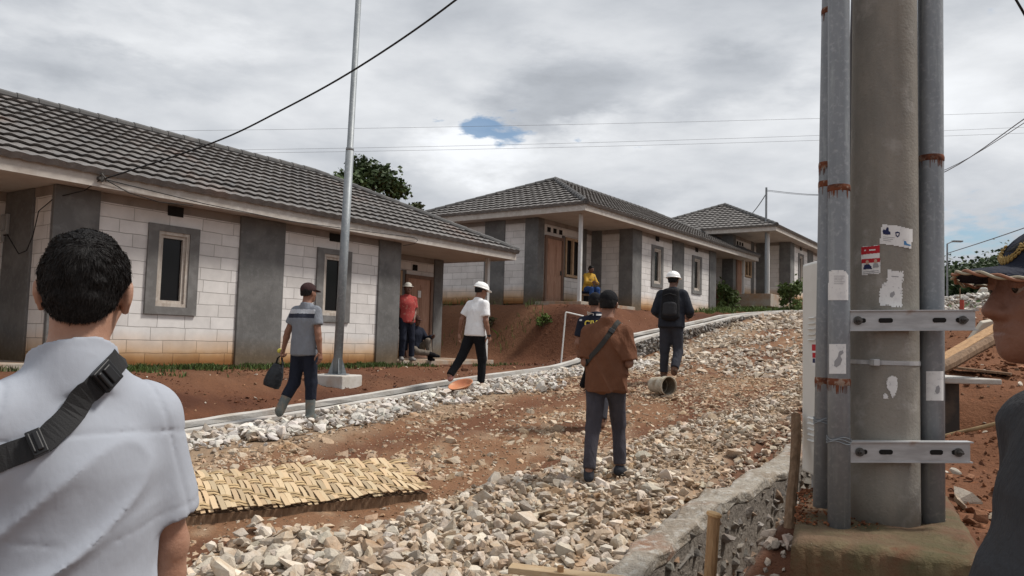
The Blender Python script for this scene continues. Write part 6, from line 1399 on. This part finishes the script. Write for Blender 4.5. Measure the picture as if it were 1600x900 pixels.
# short hairs over the cap of hair
ho = [q for q in l1.o.children if q.name.startswith('hair')][0]; me = ho.data; r_ = np.random.default_rng(2); fc_ = np.array([q.center[:] for q in me.polygons]); fn_ = np.array([q.normal[:] for q in me.polygons])
qq = (fc_ - l1.hc) @ l1.hr; ok = np.linalg.norm(qq - np.array([0, -.018, .03]), axis=1) > .075; fc_, fn_, qq = fc_[ok], fn_[ok], qq[ok]; k_ = r_.integers(0, len(fc_), 26000); C_, N_ = fc_[k_] + r_.normal(size=(26000, 3)) * .0015, fn_[k_]
whirl = np.array(l1.hc + l1.hr @ np.array((.01, -.085, .075))); rad_ = C_ - whirl; rad_ -= N_ * (rad_ * N_).sum(1)[:, None]; rad_ /= np.linalg.norm(rad_, axis=1)[:, None] + 1e-6
tz_ = np.clip((qq[k_][:, 2] + .03) / .08, .18, 1)[:, None]; dirs = N_ * .09 + rad_ * 1.0 + r_.normal(size=(26000, 3)) * .20; dirs /= np.linalg.norm(dirs, axis=1)[:, None]; ln = (.007 + .007 * r_.random((26000, 1))) * tz_
sd_ = np.cross(dirs, r_.normal(size=(26000, 3))); sd_ /= np.linalg.norm(sd_, axis=1)[:, None]; sd_ *= .0006; C_ = C_ - dirs * .004
V_ = np.stack([C_ - sd_, C_ + sd_, C_ + dirs * ln * .6 + sd_ * .7 - np.array([0, 0, .002]), C_ + dirs * ln - np.array([0, 0, .005])], 1).reshape(-1, 3)
o = link('hair', raw_mesh('hair', V_, np.arange(4 * 26000).reshape(-1, 4)), M('hair_strand', (.012, .0105, .010), .6, spec=.25), l1.o); o.scale = (l1.k,) * 3
sb = empty('sling_bag', l1.o.location, -LB, 'black sling strap with plastic buckles across the back of the man in pale shirt', 'bag')
c = l1.chest; l1.strap([c + A3((.062, .06, .215)), c + A3((.045, -.05, .215)), c + A3((-.02, -.12, .15)), c + A3((-.085, -.14, .095)), c + A3((-.16, -.09, .04)), c + A3((-.20, .02, .0)), c + A3((-.16, .13, -.06))], .046, .004, webbing, lift=.003, parent=sb, n=60)
L_ = len(l1.path)
for i, (wx, wy) in ((int(L_ * .24), (.024, .0245)), (int(L_ * .53), (.013, .0255))):
    q, nn = l1.path[i], l1.pn[i]; t = (l1.path[i + 1] - l1.path[i]).normalized(); T = Matrix.Translation(q + nn * .007) @ Matrix((t, t.cross(nn), nn)).transposed().to_4x4()
    mb = MB(); mb.box((-wx, -wy, 0), (wx, wy, .012), M=T); mb.box((-wx * .6, -wy * .75, .012), (wx * .2, wy * .75, .017), M=T); mb.box((wx * .45, -wy * .8, .012), (wx * .8, wy * .8, .018), M=T); o = mb.build('buckle', plastic, sb, bevel=.003); o.scale = (l1.k,) * 3
mb = MB(); T = Matrix.Translation(Vector(c + A3((-.12, .24, -.26)))); mb.box((-.13, -.045, -.1), (.13, .045, .1), M=T); o = mb.build('pouch', black, sb, bevel=.03); o.scale = (l1.k,) * 3
# --- man in the right foreground, in profile
RF = R(-86)
m1 = Person((1.012, 1.33, -1.528), RF, 1.715, 'man in dark grey shirt and navy cap in profile at the right edge', SK4, lean=.03, head=(R(-2), .0, 0), build=1.0, h=.0045, hfw=.05,
    arms={'L': ((-.14, -.26, -1), (.0, .2, -1), None), 'R': ((.2, -.1, -1), (0, .3, -1), None)})
m1.make_body(); ms = m1.shirt(mcol('slate_shirt', (.046, .047, .051), var=.85), sleeve=.9, hem=-.09, infl=.016, wr=.005, wf=7, collar=False, belly=.045, h=.008, loose=.002, fold=lambda q: .006 * (1 - np.abs(vnoise(np.stack([q[:, 0] * 5, q[:, 1] * 5 + q[:, 2] * 6, q[:, 2] * 9], 1)))) ** 4)
m1.trousers(mcol('dark_trousers_b', (.04, .04, .045))); m1.shoes(black); m1.hair(HAIR, infl=.006, low=-.05)
Rm = m1.hr; c0 = m1.hc; T_ = lambda v: c0 + Rm @ np.array(v); capm = mcol('navy_cap', (.020, .023, .036), rough=.85)
dome = cut(ell(T_((0, -.022, .045)), (.090, .104, .080), Rm.T), T_((0, .02, .040)), -(Rm @ np.array((0, -.05, 1.))))
def bill_pt(a, r): x = .078 * math.sin(a) * r; y = .085 + .108 * math.cos(a) * r * (1 if r else 0); return T_((x, y, .047 - .022 * (x / .078) ** 2 - .10 * max(0, y - .09)))
bil0 = ell(T_((0, .080, .044)), (.080, .078, .006), (Rm @ rotx(-.10)).T)
def billf(P):
    q = (P - c0) @ Rm; P2_ = P + np.outer(.022 * np.clip(q[:, 0] / .078, -1.2, 1.2) ** 2, Rm @ np.array((0, 0, 1.))); return np.maximum(bil0(P2_.astype(f4)), -(q[:, 1] - .055))
def capf(P): return np.maximum(smin(dome(P), billf(P), .006), -ell(T_((0, -.024, .030)), (.076, .090, .072), Rm.T)(P))
m1.cap_part('cap', capf, capm, .005, .27)
mb = MB(); E_ = []
for a in np.linspace(-1.75, 1.75, 60): x, y = .0805 * math.sin(a), .080 + .079 * math.cos(a); E_.append((x, y, .044 - .022 * (x / .078) ** 2 - .10 * (y - .080)))
for ph, m_ in ((0, 0), (math.pi, 1)):
    pts = []
    for i, e in enumerate(E_): t = i * .55 + ph; pts.append(Vector(T_((e[0] * (1 + .02 * math.cos(t)), e[1] + .0022 * math.cos(t), e[2] + .0028 * math.sin(t)))))
    mb.tube(pts, .0026, 7, mi=m_)
o = mb.build('rope_trim', [M('copper_cord', (.26, .12, .07), .6), M('cream_cord', (.34, .30, .22), .6)], m1.o, smooth=True); o.scale = (m1.k,) * 3
mb = MB()
for k in range(16):
    a = -1.9 + 3.8 * k / 15
    for w_ in (0, 1):
        cx2, cz2 = .024 * math.sin(a) * (1 + .25 * w_), .078 - .018 * math.cos(a) * (1 + .25 * w_); x = cx2; y = -.022 + .104 * math.sqrt(max(0, 1 - (x / .09) ** 2 - ((cz2 - .045) / .080) ** 2)) + .003
        Tm = Matrix.Translation(Vector(T_((x, y, cz2)))) @ Matrix.Rotation(a, 4, Vector(Rm @ np.array((0, 1., 0)))); mb.lathe([(0, -.007), (.0026, -.002), (.0022, .002), (0, .007)], 6, Tm)
o = mb.build('wreath_badge', M('gold_thread', (.30, .20, .065), .7), m1.o); o.scale = (m1.k,) * 3
for sd in (-1, 1):
    ec = T_((sd * .033, .0772, .010)); mb = MB(); mb.lathe([(.0127 * math.sin(a), .0127 * math.cos(a)) for a in np.linspace(0, math.pi, 12)], 16, Matrix.Translation(Vector(ec)) @ Matrix(np.stack([Rm @ np.array((1., 0, 0)), Rm @ np.array((0, 0, 1.)), Rm @ np.array((0, -1., 0))], 1)).to_4x4())
    for i, f in enumerate(mb.f): mb.mi[i] = 1 if i // 16 >= 8 else 0
    o = mb.build('eye', [M('eye_white', (.22, .175, .15), .3), M('eye_iris', (.012, .008, .006), .15)], m1.o, smooth=True); o.scale = (m1.k,) * 3
lan = m1.chest; m1.strap([lan + A3((-.075, -.04, .20)), lan + A3((-.085, .03, .185)), lan + A3((-.085, .10, .12))], .011, .004, mcol('tan_lanyard', (.30, .21, .10)), name='lanyard', target=ms)
